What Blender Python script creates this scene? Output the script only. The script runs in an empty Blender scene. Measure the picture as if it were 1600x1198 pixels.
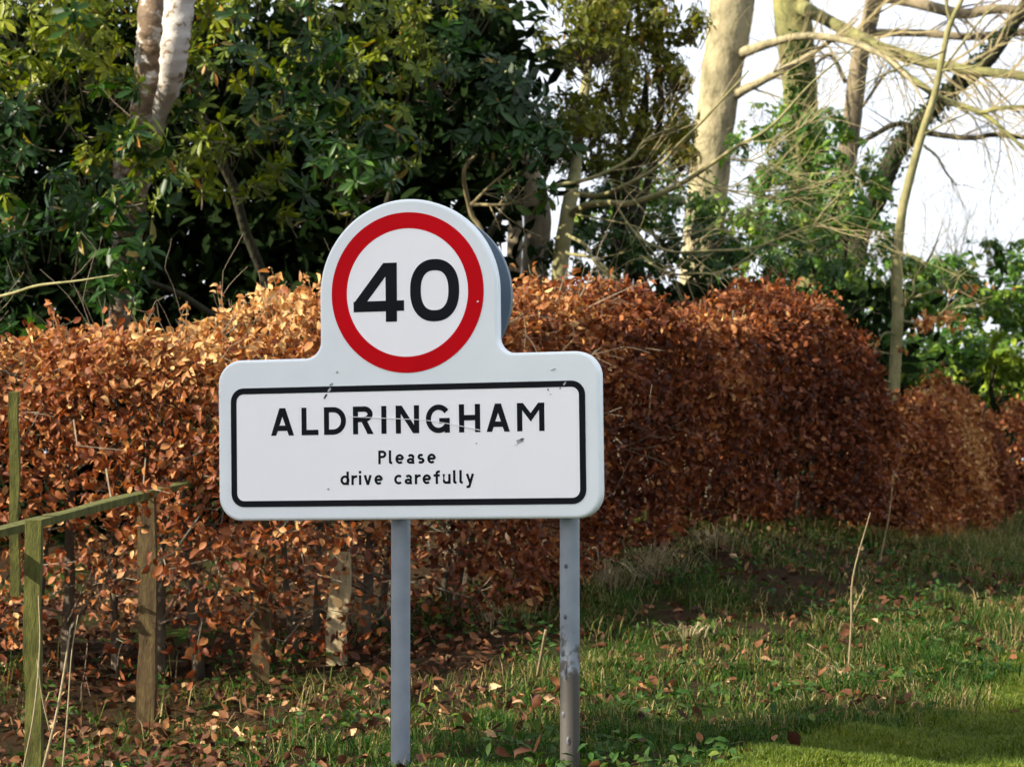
import bpy, math, random
import numpy as np
from mathutils import Matrix, Vector, noise as mnoise

rad = math.radians
rng = np.random.default_rng(11)
random.seed(5)
scene = bpy.context.scene

# ------------------------------------------------------------------ camera
F = 4000.0                      # focal length in photo pixels (1600 wide)
K = F / 2198.0                  # depth scale of the plan depths used below
EYE = 0.95
HORIZON = 740.0
pitch = math.atan((HORIZON - 599) / F)
cam_d = bpy.data.cameras.new('camera')
cam_d.sensor_width = 36.0
cam_d.lens = 36.0 * F / 1600.0
cam_d.clip_start = 0.1
cam_d.clip_end = 2000
cam_d.dof.use_dof = True
cam_d.dof.focus_distance = 4.6 * K
cam_d.dof.aperture_fstop = 8.0
cam = bpy.data.objects.new('camera', cam_d)
scene.collection.objects.link(cam)
cam.location = (0, 0, EYE)
cam.rotation_euler = (math.pi / 2 + pitch, 0, 0)
scene.camera = cam

# ------------------------------------------------------------------ light
SUN_EL = 30.0
SUN_AZ = 67.0                   # degrees to the left of straight behind the camera
to_sun = Vector((-math.sin(rad(SUN_AZ)) * math.cos(rad(SUN_EL)),
                 -math.cos(rad(SUN_AZ)) * math.cos(rad(SUN_EL)),
                 math.sin(rad(SUN_EL))))
world = bpy.data.worlds.new('World')
scene.world = world
world.use_nodes = True
wn = world.node_tree.nodes
wl = world.node_tree.links
bg = wn['Background']
sky = wn.new('ShaderNodeTexSky')
sky.sky_type = 'NISHITA'
sky.sun_disc = False
sky.sun_elevation = rad(SUN_EL)
sky.sun_rotation = rad(180 + SUN_AZ)
sky.air_density = 1.0
sky.dust_density = 4.0
sky.ozone_density = 1.0
# bright thin cloud veil over the whole sky
veil = wn.new('ShaderNodeMix'); veil.data_type = 'RGBA'
wtc = wn.new('ShaderNodeTexCoord')
wnz = wn.new('ShaderNodeTexNoise'); wnz.inputs['Scale'].default_value = 3.0; wnz.inputs['Detail'].default_value = 6
wl.new(wtc.outputs['Generated'], wnz.inputs['Vector'])
wmr = wn.new('ShaderNodeMapRange'); wmr.inputs[1].default_value = .3; wmr.inputs[2].default_value = .6; wmr.inputs[3].default_value = .72; wmr.inputs[4].default_value = .95
wl.new(wnz.outputs['Fac'], wmr.inputs[0]); wl.new(wmr.outputs[0], veil.inputs[0])
wl.new(sky.outputs[0], veil.inputs[6]); veil.inputs[7].default_value = (3.45, 3.6, 3.9, 1)
wl.new(veil.outputs[2], bg.inputs[0])
bg.inputs[1].default_value = 0.13
sun_d = bpy.data.lights.new('sun', 'SUN')
sun_d.energy = 5.0
sun_d.angle = rad(0.6)
sun_d.color = (1.0, 0.90, 0.74)
sun = bpy.data.objects.new('sun', sun_d)
scene.collection.objects.link(sun)
sun.rotation_euler = to_sun.to_track_quat('Z', 'Y').to_euler()
scene.view_settings.view_transform = 'Standard'
scene.view_settings.look = 'None'
scene.view_settings.gamma = 1.0
scene.view_settings.exposure = 1.5
scene.cycles.use_denoising = True
scene.cycles.use_adaptive_sampling = True
scene.cycles.adaptive_threshold = 0.03
scene.cycles.max_bounces = 4
scene.cycles.diffuse_bounces = 3
scene.cycles.glossy_bounces = 2
scene.cycles.transmission_bounces = 3
scene.cycles.transparent_max_bounces = 4

# ------------------------------------------------------------------ helpers
COL = scene.collection
CP, SP = math.cos(pitch), math.sin(pitch)


def P(px, py, Yp):
    """world point seen at photo pixel (px, py) at plan depth Yp"""
    a = (px - 800) / F
    b = (599 - py) / F
    d = (a, CP - b * SP, SP + b * CP)
    s = Yp * K / d[1]
    return Vector((d[0] * s, d[1] * s, EYE + d[2] * s))


def tag(o, label=None, cat=None, group=None, kind=None):
    if label: o['label'] = label
    if cat: o['category'] = cat
    if group: o['group'] = group
    if kind: o['kind'] = kind
    return o


def link(name, me, mat=None, parent=None):
    o = bpy.data.objects.new(name, me)
    COL.objects.link(o)
    if mat is not None and me is not None:
        if len(me.materials) == 0:
            me.materials.append(mat)
    if parent is not None:
        o.parent = parent
        o.matrix_parent_inverse = parent.matrix_basis.inverted()
    return o


def thing(name, label, cat, loc=(0, 0, 0), rz=0.0, group=None):
    o = bpy.data.objects.new(name, None)
    o.empty_display_size = 0.1
    COL.objects.link(o)
    o.location = loc
    o.rotation_euler = (0, 0, rz)
    bpy.context.view_layer.update() if False else None
    o.matrix_basis = Matrix.Translation(loc) @ Matrix.Rotation(rz, 4, 'Z')
    return tag(o, label, cat, group)


def mesh_np(name, V, Fc, tint=None, smooth=False):
    """V (n,3), Fc (m,3|4) int array"""
    me = bpy.data.meshes.new(name)
    V = np.asarray(V, np.float32)
    Fc = np.asarray(Fc, np.int32)
    m, k = Fc.shape
    me.vertices.add(len(V))
    me.vertices.foreach_set('co', V.ravel())
    me.loops.add(m * k)
    me.loops.foreach_set('vertex_index', Fc.ravel())
    me.polygons.add(m)
    me.polygons.foreach_set('loop_start', np.arange(m, dtype=np.int32) * k)
    me.polygons.foreach_set('loop_total', np.full(m, k, np.int32))
    if smooth:
        me.polygons.foreach_set('use_smooth', np.ones(m, bool))
    if tint is not None:
        at = me.attributes.new('tint', 'FLOAT', 'POINT')
        at.data.foreach_set('value', np.asarray(tint, np.float32))
    me.update(calc_edges=True)
    me.validate()
    return me


class MB:
    """collects polygons of any size into one mesh"""
    def __init__(s):
        s.v, s.f, s.t = [], [], []

    def add(s, vs, fs, tint=0.5):
        n = len(s.v)
        s.v += [tuple(v) for v in vs]
        s.f += [tuple(i + n for i in f) for f in fs]
        s.t += [tint] * len(vs)

    def tube(s, pts, radii, sides=8, jitter=0.0, cap=True, tint=0.5):
        pts = [Vector(p) for p in pts]
        vs, fs = [], []
        n = len(pts)
        up = Vector((0.3, 0.9, 0.1)).normalized()
        for i, p in enumerate(pts):
            d = (pts[min(i + 1, n - 1)] - pts[max(i - 1, 0)]).normalized()
            a = d.cross(up)
            if a.length < 1e-3: a = d.cross(Vector((1, 0, 0)))
            a.normalize()
            b = d.cross(a).normalized()
            r = radii[i]
            for k in range(sides):
                t = 2 * math.pi * k / sides
                rr = r
                if jitter:
                    q = (p + (a * math.cos(t) + b * math.sin(t)) * r)
                    rr = r * (1 + jitter * mnoise.noise(q * (1.4 / max(r, 0.03)) * 0.5) + jitter * .6 * mnoise.noise(q * (3 / max(r, 0.03)) * 0.5))
                vs.append(p + (a * math.cos(t) + b * math.sin(t)) * rr)
        for i in range(n - 1):
            for k in range(sides):
                k2 = (k + 1) % sides
                fs.append((i * sides + k, i * sides + k2, (i + 1) * sides + k2, (i + 1) * sides + k))
        if cap:
            fs.append(tuple(range(sides))[::-1])
            fs.append(tuple((n - 1) * sides + k for k in range(sides)))
        s.add(vs, fs, tint)

    def build(s, name, mat, parent=None, smooth=False, kind=None):
        me = bpy.data.meshes.new(name)
        me.from_pydata(s.v, [], s.f)
        at = me.attributes.new('tint', 'FLOAT', 'POINT')
        at.data.foreach_set('value', np.asarray(s.t, np.float32))
        if smooth:
            me.polygons.foreach_set('use_smooth', np.ones(len(me.polygons), bool))
        me.update()
        o = link(name, me, mat, parent)
        if kind: o['kind'] = kind
        return o


def spline(ctrl, n):
    """Catmull-Rom through (x,y,z,r) control points"""
    c = [np.array(tuple(p) , float) for p in ctrl]
    c = [2 * c[0] - c[1]] + c + [2 * c[-1] - c[-2]]
    out = []
    for i in range(1, len(c) - 2):
        for j in range(n):
            t = j / n
            p0, p1, p2, p3 = c[i - 1], c[i], c[i + 1], c[i + 2]
            out.append(.5 * (2 * p1 + (p2 - p0) * t + (2 * p0 - 5 * p1 + 4 * p2 - p3) * t * t + (3 * p1 - p0 - 3 * p2 + p3) * t ** 3))
    out.append(c[-2])
    return np.array(out)


def limb(mb, ctrl, n=6, sides=8, jitter=0.06, wob=0.0, tint=0.5):
    """ctrl: list of (Vector, radius)"""
    s = spline([(p[0], p[1], p[2], r) for p, r in ctrl], n)
    if wob:
        for i in range(1, len(s) - 1):
            q = Vector(s[i, :3]) * 2.1
            s[i, :3] += np.array(mnoise.noise_vector(q)) * wob
    mb.tube([Vector(a[:3]) for a in s], np.maximum(s[:, 3], 0.0012), sides, jitter, tint=tint)
    return s


def twigs(mb, start, dirn, length, r, depth, rnd, droop=0.0, spread=0.7, sides=4):
    """bare twig: bent, forking"""
    start = Vector(start); d = Vector(dirn).normalized()
    n = max(3, int(length / 0.12))
    pts, rs = [start.copy()], [r]
    p = start.copy()
    for i in range(n):
        d = (d + Vector((rnd.uniform(-1, 1), rnd.uniform(-1, 1), rnd.uniform(-1, 1))) * 0.16 + Vector((0, 0, -droop))).normalized()
        p = p + d * (length / n)
        pts.append(p.copy()); rs.append(max(r * (1 - 0.8 * (i + 1) / n), 0.0016))
        if depth > 0 and i > 0 and rnd.random() < 0.62:
            side = Vector((rnd.uniform(-1, 1), rnd.uniform(-.6, .6), rnd.uniform(-1, 1)))
            nd = (d + side * spread).normalized()
            twigs(mb, p, nd, length * rnd.uniform(.3, .6), rs[-1] * .7, depth - 1, rnd, droop, spread, sides)
    mb.tube(pts, rs, sides, 0, cap=False)


# ---- materials
def new_mat(name):
    m = bpy.data.materials.new(name)
    m.use_nodes = True
    nt = m.node_tree
    return m, nt.nodes, nt.links, nt.nodes['Principled BSDF']


def ramp(nodes, stops, interp='LINEAR'):
    r = nodes.new('ShaderNodeValToRGB')
    r.color_ramp.interpolation = interp
    el = r.color_ramp.elements
    while len(el) < len(stops): el.new(0.5)
    for e, (p, c) in zip(el, stops):
        e.position = p
        e.color = (*c, 1)
    return r


def leaf_mat(name, stops, rough=0.5, trans=0.3, tcol=(1.0, 1.0, 1.0), spec=0.4):
    m, n, l, b = new_mat(name)
    at = n.new('ShaderNodeAttribute'); at.attribute_name = 'tint'
    r = ramp(n, stops)
    l.new(at.outputs['Fac'], r.inputs[0])
    b.inputs['Roughness'].default_value = rough
    b.inputs['Specular IOR Level'].default_value = spec
    tc = n.new('ShaderNodeTexCoord')
    nz = n.new('ShaderNodeTexNoise'); nz.inputs['Scale'].default_value = 60; nz.inputs['Detail'].default_value = 3
    l.new(tc.outputs['Object'], nz.inputs['Vector'])
    mr = n.new('ShaderNodeMapRange'); mr.inputs[1].default_value = .3; mr.inputs[2].default_value = .7; mr.inputs[3].default_value = .75; mr.inputs[4].default_value = 1.2
    l.new(nz.outputs['Fac'], mr.inputs[0])
    mm = n.new('ShaderNodeMix'); mm.data_type = 'RGBA'; mm.blend_type = 'MULTIPLY'; mm.inputs[0].default_value = 1
    l.new(r.outputs[0], mm.inputs[6]); l.new(mr.outputs[0], mm.inputs[7])
    l.new(mm.outputs[2], b.inputs['Base Color'])
    tr = n.new('ShaderNodeBsdfTranslucent')
    mx = n.new('ShaderNodeMix'); mx.data_type = 'RGBA'; mx.blend_type = 'MULTIPLY'; mx.inputs[0].default_value = 1
    l.new(mm.outputs[2], mx.inputs[6]); mx.inputs[7].default_value = (*tcol, 1)
    l.new(mx.outputs[2], tr.inputs[0])
    ms = n.new('ShaderNodeMixShader'); ms.inputs[0].default_value = trans
    l.new(b.outputs[0], ms.inputs[1]); l.new(tr.outputs[0], ms.inputs[2])
    l.new(ms.outputs[0], n['Material Output'].inputs[0])
    return m


def bark_mat(name, stops, scale=(6, 6, 1.6), rough=0.9, bump=0.5, detail=8, dist=0.02):
    m, n, l, b = new_mat(name)
    tc = n.new('ShaderNodeTexCoord')
    mp = n.new('ShaderNodeMapping'); mp.inputs['Scale'].default_value = scale
    l.new(tc.outputs['Object'], mp.inputs['Vector'])
    nz = n.new('ShaderNodeTexNoise'); nz.inputs['Scale'].default_value = 1.0; nz.inputs['Detail'].default_value = detail; nz.inputs['Roughness'].default_value = .65
    l.new(mp.outputs[0], nz.inputs['Vector'])
    r = ramp(n, stops)
    l.new(nz.outputs['Fac'], r.inputs[0])
    l.new(r.outputs[0], b.inputs['Base Color'])
    b.inputs['Roughness'].default_value = rough
    b.inputs['Specular IOR Level'].default_value = .2
    n2 = n.new('ShaderNodeTexNoise'); n2.inputs['Scale'].default_value = 5.0; n2.inputs['Detail'].default_value = 6
    l.new(mp.outputs[0], n2.inputs['Vector'])
    bp = n.new('ShaderNodeBump'); bp.inputs['Strength'].default_value = bump; bp.inputs['Distance'].default_value = dist
    l.new(n2.outputs['Fac'], bp.inputs['Height']); l.new(bp.outputs[0], b.inputs['Normal'])
    return m


def paint_mat(name, col, rough=0.4, var=0.08, scale=9.0, dirt=None, dirt_lo=.6, dirt_hi=.75, spec=.5):
    m, n, l, b = new_mat(name)
    tc = n.new('ShaderNodeTexCoord')
    nz = n.new('ShaderNodeTexNoise'); nz.inputs['Scale'].default_value = scale; nz.inputs['Detail'].default_value = 6
    l.new(tc.outputs['Object'], nz.inputs['Vector'])
    lo = tuple(c * (1 - var) for c in col); hi = tuple(min(c * (1 + var), 1) for c in col)
    r = ramp(n, [(.3, lo), (.7, hi)])
    l.new(nz.outputs['Fac'], r.inputs[0])
    out = r.outputs[0]
    if dirt:
        n2 = n.new('ShaderNodeTexNoise'); n2.inputs['Scale'].default_value = scale * 3; n2.inputs['Detail'].default_value = 9; n2.inputs['Roughness'].default_value = .7
        l.new(tc.outputs['Object'], n2.inputs['Vector'])
        mr = n.new('ShaderNodeMapRange'); mr.inputs[1].default_value = dirt_lo; mr.inputs[2].default_value = dirt_hi
        l.new(n2.outputs['Fac'], mr.inputs[0])
        mx = n.new('ShaderNodeMix'); mx.data_type = 'RGBA'
        l.new(mr.outputs[0], mx.inputs[0]); l.new(out, mx.inputs[6]); mx.inputs[7].default_value = (*dirt, 1)
        out = mx.outputs[2]
    l.new(out, b.inputs['Base Color'])
    b.inputs['Roughness'].default_value = rough
    b.inputs['Specular IOR Level'].default_value = spec
    return m


M = {}
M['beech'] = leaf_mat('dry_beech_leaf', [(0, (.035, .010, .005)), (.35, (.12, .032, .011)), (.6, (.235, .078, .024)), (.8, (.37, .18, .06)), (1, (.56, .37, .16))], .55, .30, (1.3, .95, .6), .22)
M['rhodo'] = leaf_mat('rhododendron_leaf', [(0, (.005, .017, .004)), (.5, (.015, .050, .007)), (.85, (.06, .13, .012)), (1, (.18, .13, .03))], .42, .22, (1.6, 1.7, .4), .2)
M['rhodo_sun'] = leaf_mat('rhododendron_sunlit_leaf', [(0, (.03, .06, .006)), (.5, (.13, .165, .010)), (.85, (.26, .26, .02)), (1, (.28, .14, .03))], .42, .32, (1.5, 1.5, .4), .2)  # lit copy of the rhododendron leaf, sunshine put into its yellow
M['inner'] = leaf_mat('inner_shade_leaf', [(0, (.005, .010, .003)), (.5, (.010, .020, .005)), (1, (.02, .032, .008))], .8, .1, (1.2, 1.2, .5), .03)  # near-black colour stands in for the deep shade inside the bushes
M['bud'] = leaf_mat('flower_bud', [(0, (.22, .26, .07)), (1, (.45, .45, .17))], .5, .2)
M['holly'] = leaf_mat('small_evergreen_leaf', [(0, (.03, .045, .006)), (.5, (.10, .12, .012)), (.85, (.20, .19, .022)), (1, (.30, .17, .04))], .42, .45, (1.6, 1.5, .4), .25)
M['shrub'] = leaf_mat('dark_shrub_leaf', [(0, (.007, .026, .005)), (.6, (.028, .075, .010)), (1, (.09, .15, .02))], .45, .22, (1.4, 1.6, .5), .2)
M['laurel'] = leaf_mat('laurel_leaf', [(0, (.012, .045, .006)), (.5, (.045, .12, .010)), (1, (.24, .32, .03))], .42, .3, (1.5, 1.4, .4), .25)
M['ivy'] = leaf_mat('ivy_leaf', [(0, (.008, .028, .006)), (.6, (.025, .065, .010)), (1, (.09, .12, .02))], .6, .22, (1.3, 1.4, .6), .12)
M['grass'] = leaf_mat('grass_blade', [(0, (.010, .036, .004)), (.5, (.026, .072, .007)), (.74, (.075, .10, .014)), (.84, (.15, .115, .05)), (1, (.36, .29, .14))], .7, .25, (1.3, 1.4, .5), .12)
M['lawn_blade'] = leaf_mat('lawn_blade', [(0, (.05, .085, .008)), (.6, (.115, .145, .014)), (1, (.22, .20, .04))], .6, .3, (1.3, 1.4, .6), .2)
M['straw'] = leaf_mat('straw', [(0, (.10, .075, .035)), (1, (.36, .29, .16))], .7, .25)
M['litter'] = leaf_mat('fallen_leaf', [(0, (.018, .007, .004)), (.5, (.075, .028, .012)), (.85, (.19, .085, .035)), (1, (.42, .27, .14))], .7, .12, (1, 1, 1), .15)
M['beech_bark'] = bark_mat('beech_bark', [(.28, (.06, .055, .03)), (.42, (.17, .15, .085)), (.55, (.29, .25, .15)), (.66, (.25, .23, .13)), (.78, (.11, .13, .045))], (5, 5, 3.2), .9, .8, 12, .02)
M['mossy_bark'] = bark_mat('mossy_bark', [(.3, (.05, .05, .022)), (.5, (.14, .14, .055)), (.7, (.24, .23, .08))], (5, 5, 2.5), .95, .6)
M['grey_bark'] = bark_mat('grey_bark', [(.3, (.07, .058, .04)), (.55, (.17, .14, .09)), (.75, (.25, .20, .13))], (5, 5, 1.5), .9, .5)
M['dark_bark'] = bark_mat('dark_ivy_bark', [(.3, (.014, .013, .009)), (.6, (.035, .034, .018)), (.8, (.075, .08, .03))], (6, 6, 4), .95, .8, 8, .04)
M['stem_bark'] = bark_mat('hedge_stem_bark', [(.3, (.04, .032, .022)), (.6, (.10, .08, .055)), (.8, (.17, .14, .09))], (14, 14, 5), .9, .6)
M['twig'] = bark_mat('twig_bark', [(.3, (.10, .08, .04)), (.7, (.26, .22, .11))], (12, 12, 12), .85, .2)
M['dark_twig'] = bark_mat('dark_twig_bark', [(.3, (.06, .05, .035)), (.7, (.16, .13, .09))], (12, 12, 12), .85, .2)
M['sapling'] = bark_mat('sapling_bark', [(.25, (.08, .08, .03)), (.5, (.18, .17, .075)), (.75, (.28, .25, .13))], (9, 9, 5), .85, .35)
M['fence'] = bark_mat('mossy_fence_wood', [(.25, (.02, .02, .007)), (.5, (.065, .068, .016)), (.75, (.125, .12, .03))], (34, 34, 9), .95, .5, 8, .006)
M['fence_brown'] = bark_mat('brown_fence_wood', [(.25, (.018, .012, .006)), (.5, (.06, .040, .018)), (.75, (.11, .085, .03))], (34, 34, 9), .95, .5, 8, .006)
M['pale_wood'] = bark_mat('pale_weathered_wood', [(.3, (.13, .09, .045)), (.5, (.32, .25, .14)), (.7, (.42, .35, .21))], (16, 16, 6), .9, .4, 8, .006)


def birch_material():
    m, n, l, b = new_mat('birch_bark')
    tc = n.new('ShaderNodeTexCoord')
    mp = n.new('ShaderNodeMapping'); mp.inputs['Scale'].default_value = (9, 9, 13)
    l.new(tc.outputs['Object'], mp.inputs['Vector'])
    nz = n.new('ShaderNodeTexNoise'); nz.inputs['Scale'].default_value = 1.0; nz.inputs['Detail'].default_value = 7; nz.inputs['Roughness'].default_value = .62
    l.new(mp.outputs[0], nz.inputs['Vector'])
    at = n.new('ShaderNodeAttribute'); at.attribute_name = 'tint'
    ad = n.new('ShaderNodeMath'); ad.operation = 'ADD'
    l.new(nz.outputs['Fac'], ad.inputs[0]); l.new(at.outputs['Fac'], ad.inputs[1])
    r = ramp(n, [(.82, (.42, .37, .31)), (.96, (.34, .29, .23)), (1.0, (.10, .065, .035)), (1.0, (.03, .02, .012))])
    sc = n.new('ShaderNodeMapRange'); sc.inputs[1].default_value = .5; sc.inputs[2].default_value = 1.2
    l.new(ad.outputs[0], sc.inputs[0])
    r = ramp(n, [(.0, (.42, .40, .37)), (.46, (.33, .31, .28)), (.52, (.15, .10, .055)), (.72, (.07, .045, .025)), (1.0, (.03, .02, .012))])
    l.new(sc.outputs[0], r.inputs[0])
    l.new(r.outputs[0], b.inputs['Base Color'])
    b.inputs['Roughness'].default_value = .8
    bp = n.new('ShaderNodeBump'); bp.inputs['Strength'].default_value = .7; bp.inputs['Distance'].default_value = .02
    l.new(nz.outputs['Fac'], bp.inputs['Height']); l.new(bp.outputs[0], b.inputs['Normal'])
    return m


M['birch'] = birch_material()


def ground_material():
    m, n, l, b = new_mat('soil_and_moss')
    tc = n.new('ShaderNodeTexCoord')
    a = n.new('ShaderNodeTexNoise'); a.inputs['Scale'].default_value = 1.1; a.inputs['Detail'].default_value = 8
    c = n.new('ShaderNodeTexNoise'); c.inputs['Scale'].default_value = 28; c.inputs['Detail'].default_value = 8; c.inputs['Roughness'].default_value = .7
    l.new(tc.outputs['Object'], a.inputs['Vector']); l.new(tc.outputs['Object'], c.inputs['Vector'])
    r1 = ramp(n, [(.3, (.012, .008, .005)), (.6, (.035, .022, .012)), (.8, (.07, .045, .022))])
    r2 = ramp(n, [(.3, (.008, .02, .003)), (.7, (.028, .05, .008))])
    l.new(c.outputs['Fac'], r1.inputs[0]); l.new(c.outputs['Fac'], r2.inputs[0])
    mr = n.new('ShaderNodeMapRange'); mr.inputs[1].default_value = .52; mr.inputs[2].default_value = .66
    l.new(a.outputs['Fac'], mr.inputs[0])
    mx = n.new('ShaderNodeMix'); mx.data_type = 'RGBA'
    l.new(mr.outputs[0], mx.inputs[0]); l.new(r1.outputs[0], mx.inputs[6]); l.new(r2.outputs[0], mx.inputs[7])
    l.new(mx.outputs[2], b.inputs['Base Color'])
    b.inputs['Roughness'].default_value = 1.0
    b.inputs['Specular IOR Level'].default_value = .03
    bp = n.new('ShaderNodeBump'); bp.inputs['Strength'].default_value = .8; bp.inputs['Distance'].default_value = .03
    l.new(c.outputs['Fac'], bp.inputs['Height']); l.new(bp.outputs[0], b.inputs['Normal'])
    return m


M['ground'] = ground_material()
M['lawn'] = bark_mat('mown_turf', [(.3, (.022, .045, .006)), (.6, (.05, .075, .010)), (.8, (.075, .09, .016))], (3, 3, 3), 1.0, .6, 8, .015)
M['asphalt'] = bark_mat('asphalt', [(.3, (.035, .035, .036)), (.7, (.07, .07, .068))], (40, 40, 40), .9, .5, 6, .006)


# ------------------------------------------------------------------ ground shape
ctrl = []
for px, py, Yp in [(638, 1192, 4.66), (1250, 1198, 4.56), (1600, 1066, 6.4), (1400, 1130, 5.35), (230, 1145, 6.5), (410, 1060, 6.9),
                   (50, 1235, 5.2), (-200, 1060, 7.2), (0, 1010, 7.4), (750, 955, 7.5), (1000, 842, 8.6), (1250, 848, 9.2), (1400, 872, 9.6),
                   (1300, 955, 7.6), (1000, 955, 7.6), (1000, 1100, 5.9), (1500, 855, 11.6), (1590, 806, 16), (1600, 950, 8.2), (880, 1190, 4.66),
                   (560, 985, 7.6), (100, 930, 9.5)]:
    ctrl.append(tuple(P(px, py, Yp)))
for x, y, z in [(-4, 2, -.1), (0, 2, 0), (3, 3, 0), (5, 9, 0), (-6, 12, -.1), (2, 22, .6), (-3, 20, .5), (8, 22, .4), (0, 34, .6), (9, 34, .5), (-9, 30, .5), (7, 14, .05)]:
    ctrl.append((x, y, z))
ctrl = np.array(ctrl)


def _tps_k(r): return np.where(r > 1e-9, r * r * np.log(np.maximum(r, 1e-9)), 0)


_C = ctrl[:, :2] / np.array([1.0, 2.0])
_n = len(_C)
_A = np.zeros((_n + 3, _n + 3))
_A[:_n, :_n] = _tps_k(np.linalg.norm(_C[:, None] - _C[None], axis=2)) + np.eye(_n) * .12
_A[:_n, _n] = 1; _A[:_n, _n + 1:] = _C
_A[_n, :_n] = 1; _A[_n + 1:, :_n] = _C.T
_W = np.linalg.solve(_A, np.concatenate([ctrl[:, 2], np.zeros(3)]))


def gz(x, y):
    x = np.atleast_1d(np.asarray(x, float)); y = np.atleast_1d(np.asarray(y, float))
    q = np.stack([np.clip(x, -11, 11), np.clip(y, 0, 36) / 2.0], -1)
    k = _tps_k(np.linalg.norm(q[:, None] - _C[None], axis=2))
    z = k @ _W[:_n] + _W[_n] + q @ _W[_n + 1:]
    z = np.clip(z, -.28, .75)
    inner = (np.abs(x) < 12) & (y < 40)
    z = z + inner * (.03 * np.sin(x * 5.1 + y * 2.3) * np.sin(y * 3.7 - x) + .012 * np.sin(x * 13 + 1) * np.sin(y * 9 + x * 4))
    return z


def gz1(x, y): return float(gz(x, y)[0])


def lawn_edge(x, y):
    """>0 on the mown side; the edge runs from the verge front away to the right"""
    a = P(1205, 1198, 4.56); b = P(1600, 1050, 6.6)
    d = Vector((b.x - a.x, b.y - a.y)).normalized()
    w = .05 * np.sin(np.asarray(y) * 1.7) + .03 * np.sin(np.asarray(y) * 4.1 + 1)
    return (x - a.x) * d.y - (y - a.y) * d.x + w


def build_ground():
    xs = np.concatenate([-np.geomspace(300, 12, 16), np.linspace(-10, 10, 130), np.geomspace(12, 300, 16)])
    ys = np.concatenate([-np.geomspace(200, 4, 10), np.linspace(0, 36, 220), np.geomspace(39, 600, 16)])
    X, Y = np.meshgrid(xs, ys)
    Z = gz(X.ravel(), Y.ravel())
    # sinks a little under the road
    V = np.stack([X.ravel(), Y.ravel(), Z], -1)
    side = (V[:, 0] - 1.9) * .45 - (V[:, 1] - 3.5) * .89 * .0
    nx, ny = len(xs), len(ys)
    i = np.arange((ny - 1) * (nx - 1)); r, c = i // (nx - 1), i % (nx - 1)
    a = r * nx + c
    Fc = np.stack([a, a + 1, a + nx + 1, a + nx], -1)
    o = link('ground', mesh_np('ground', V, Fc, smooth=True), M['ground'])
    tag(o, 'rough earth bank rising to the hedge under grass and leaves', 'ground', kind='structure')


build_ground()


def strip_sheet(name, mat, a, b, w0, w1, lift, label, cat, n=260, m=30):
    """sheet that follows the ground, along a->b, between offsets w0..w1 to the right"""
    d = (Vector(b) - Vector(a)); L = d.length; d.normalize(); nrm = Vector((d.y, -d.x))
    T_, W_ = np.meshgrid(np.linspace(0, L, n + 1), np.linspace(w0, w1, m + 1), indexing='ij')
    W_[:, 0] += .05 * np.sin(T_[:, 0] * 1.7) + .03 * np.sin(T_[:, 0] * 4.1)
    X_ = (a[0] + d.x * T_ + nrm.x * W_).ravel(); Y_ = (a[1] + d.y * T_ + nrm.y * W_).ravel()
    V = np.stack([X_, Y_, gz(X_, Y_) + lift], -1)
    Fc = [(i * (m + 1) + j, (i + 1) * (m + 1) + j, (i + 1) * (m + 1) + j + 1, i * (m + 1) + j + 1) for i in range(n) for j in range(m)]
    o = link(name, mesh_np(name, V, np.array(Fc)[:, ::-1], smooth=True), mat)
    tag(o, label, cat, kind='structure')
    return o


_a = P(1205, 1198, 4.56); _b = P(1600, 1050, 6.6)
_d = Vector((_b.x - _a.x, _b.y - _a.y)).normalized()
LA = Vector((_a.x, _a.y)) - _d * 9; LB = Vector((_a.x, _a.y)) + _d * 16
strip_sheet('lawn', M['lawn'], LA, LB, 0, 2.6, .012, 'strip of short mown grass along the right of the verge', 'lawn')
strip_sheet('road', M['asphalt'], LA - _d * 10, LB + _d * 10, 2.7, 8.5, .02, 'grey asphalt road beyond the mown strip', 'road')

# ------------------------------------------------------------------ the sign
YAW = 17.0
D0 = 4.66 * K
SX = (638 - 800) / F * D0
sign = thing('village_sign', 'white village sign with red 40 roundel reading ALDRINGHAM, on two grey posts', 'road sign', (SX, D0, 0), -rad(YAW))
cy, sy = math.cos(rad(YAW)), math.sin(rad(YAW))
ROLL = rad(0.72)
PXM = F / D0


def su(px):
    """local u on the sign plane for photo column px"""
    k = (px - 800) / F
    return (k * D0 - SX) / (cy + k * sy)


def sv(py): return EYE + (HORIZON - py) / PXM


ZC = sv(640)


def sl(u, v, y):
    """rolled local sign coordinates"""
    return (u * math.cos(ROLL) - (v - ZC) * math.sin(ROLL), y, ZC + u * math.sin(ROLL) + (v - ZC) * math.cos(ROLL))


M['white'] = paint_mat('sign_face_white', (.70, .76, .80), .38, .03, 4.0, (.55, .60, .62), .64, .9)
M['sheet'] = paint_mat('reflective_white_sheet', (.83, .84, .88), .3, .015, 5.0, (.66, .68, .70), .70, .95)
M['black'] = paint_mat('sign_black', (.007, .009, .012), .45, .2, 8.0, spec=.06)
M['red'] = paint_mat('sign_red', (.50, .001, .006), .45, .06, 5.0, spec=.06)
M['grey_back'] = paint_mat('grey_sign_back', (.085, .125, .17), .5, .12, 6.0, (.12, .15, .16), .6, .9)
M['scuff'] = paint_mat('scuffed_metal', (.30, .31, .33), .6, .5, 60.0)
M['scuff_dark'] = paint_mat('dark_dent', (.07, .07, .08), .6, .5, 60.0)
M['scuff_pale'] = paint_mat('faint_scuff', (.55, .59, .62), .5, .2, 40)
M['scratch'] = paint_mat('pale_scratch', (.7, .72, .75), .5, .1, 30)


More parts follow.
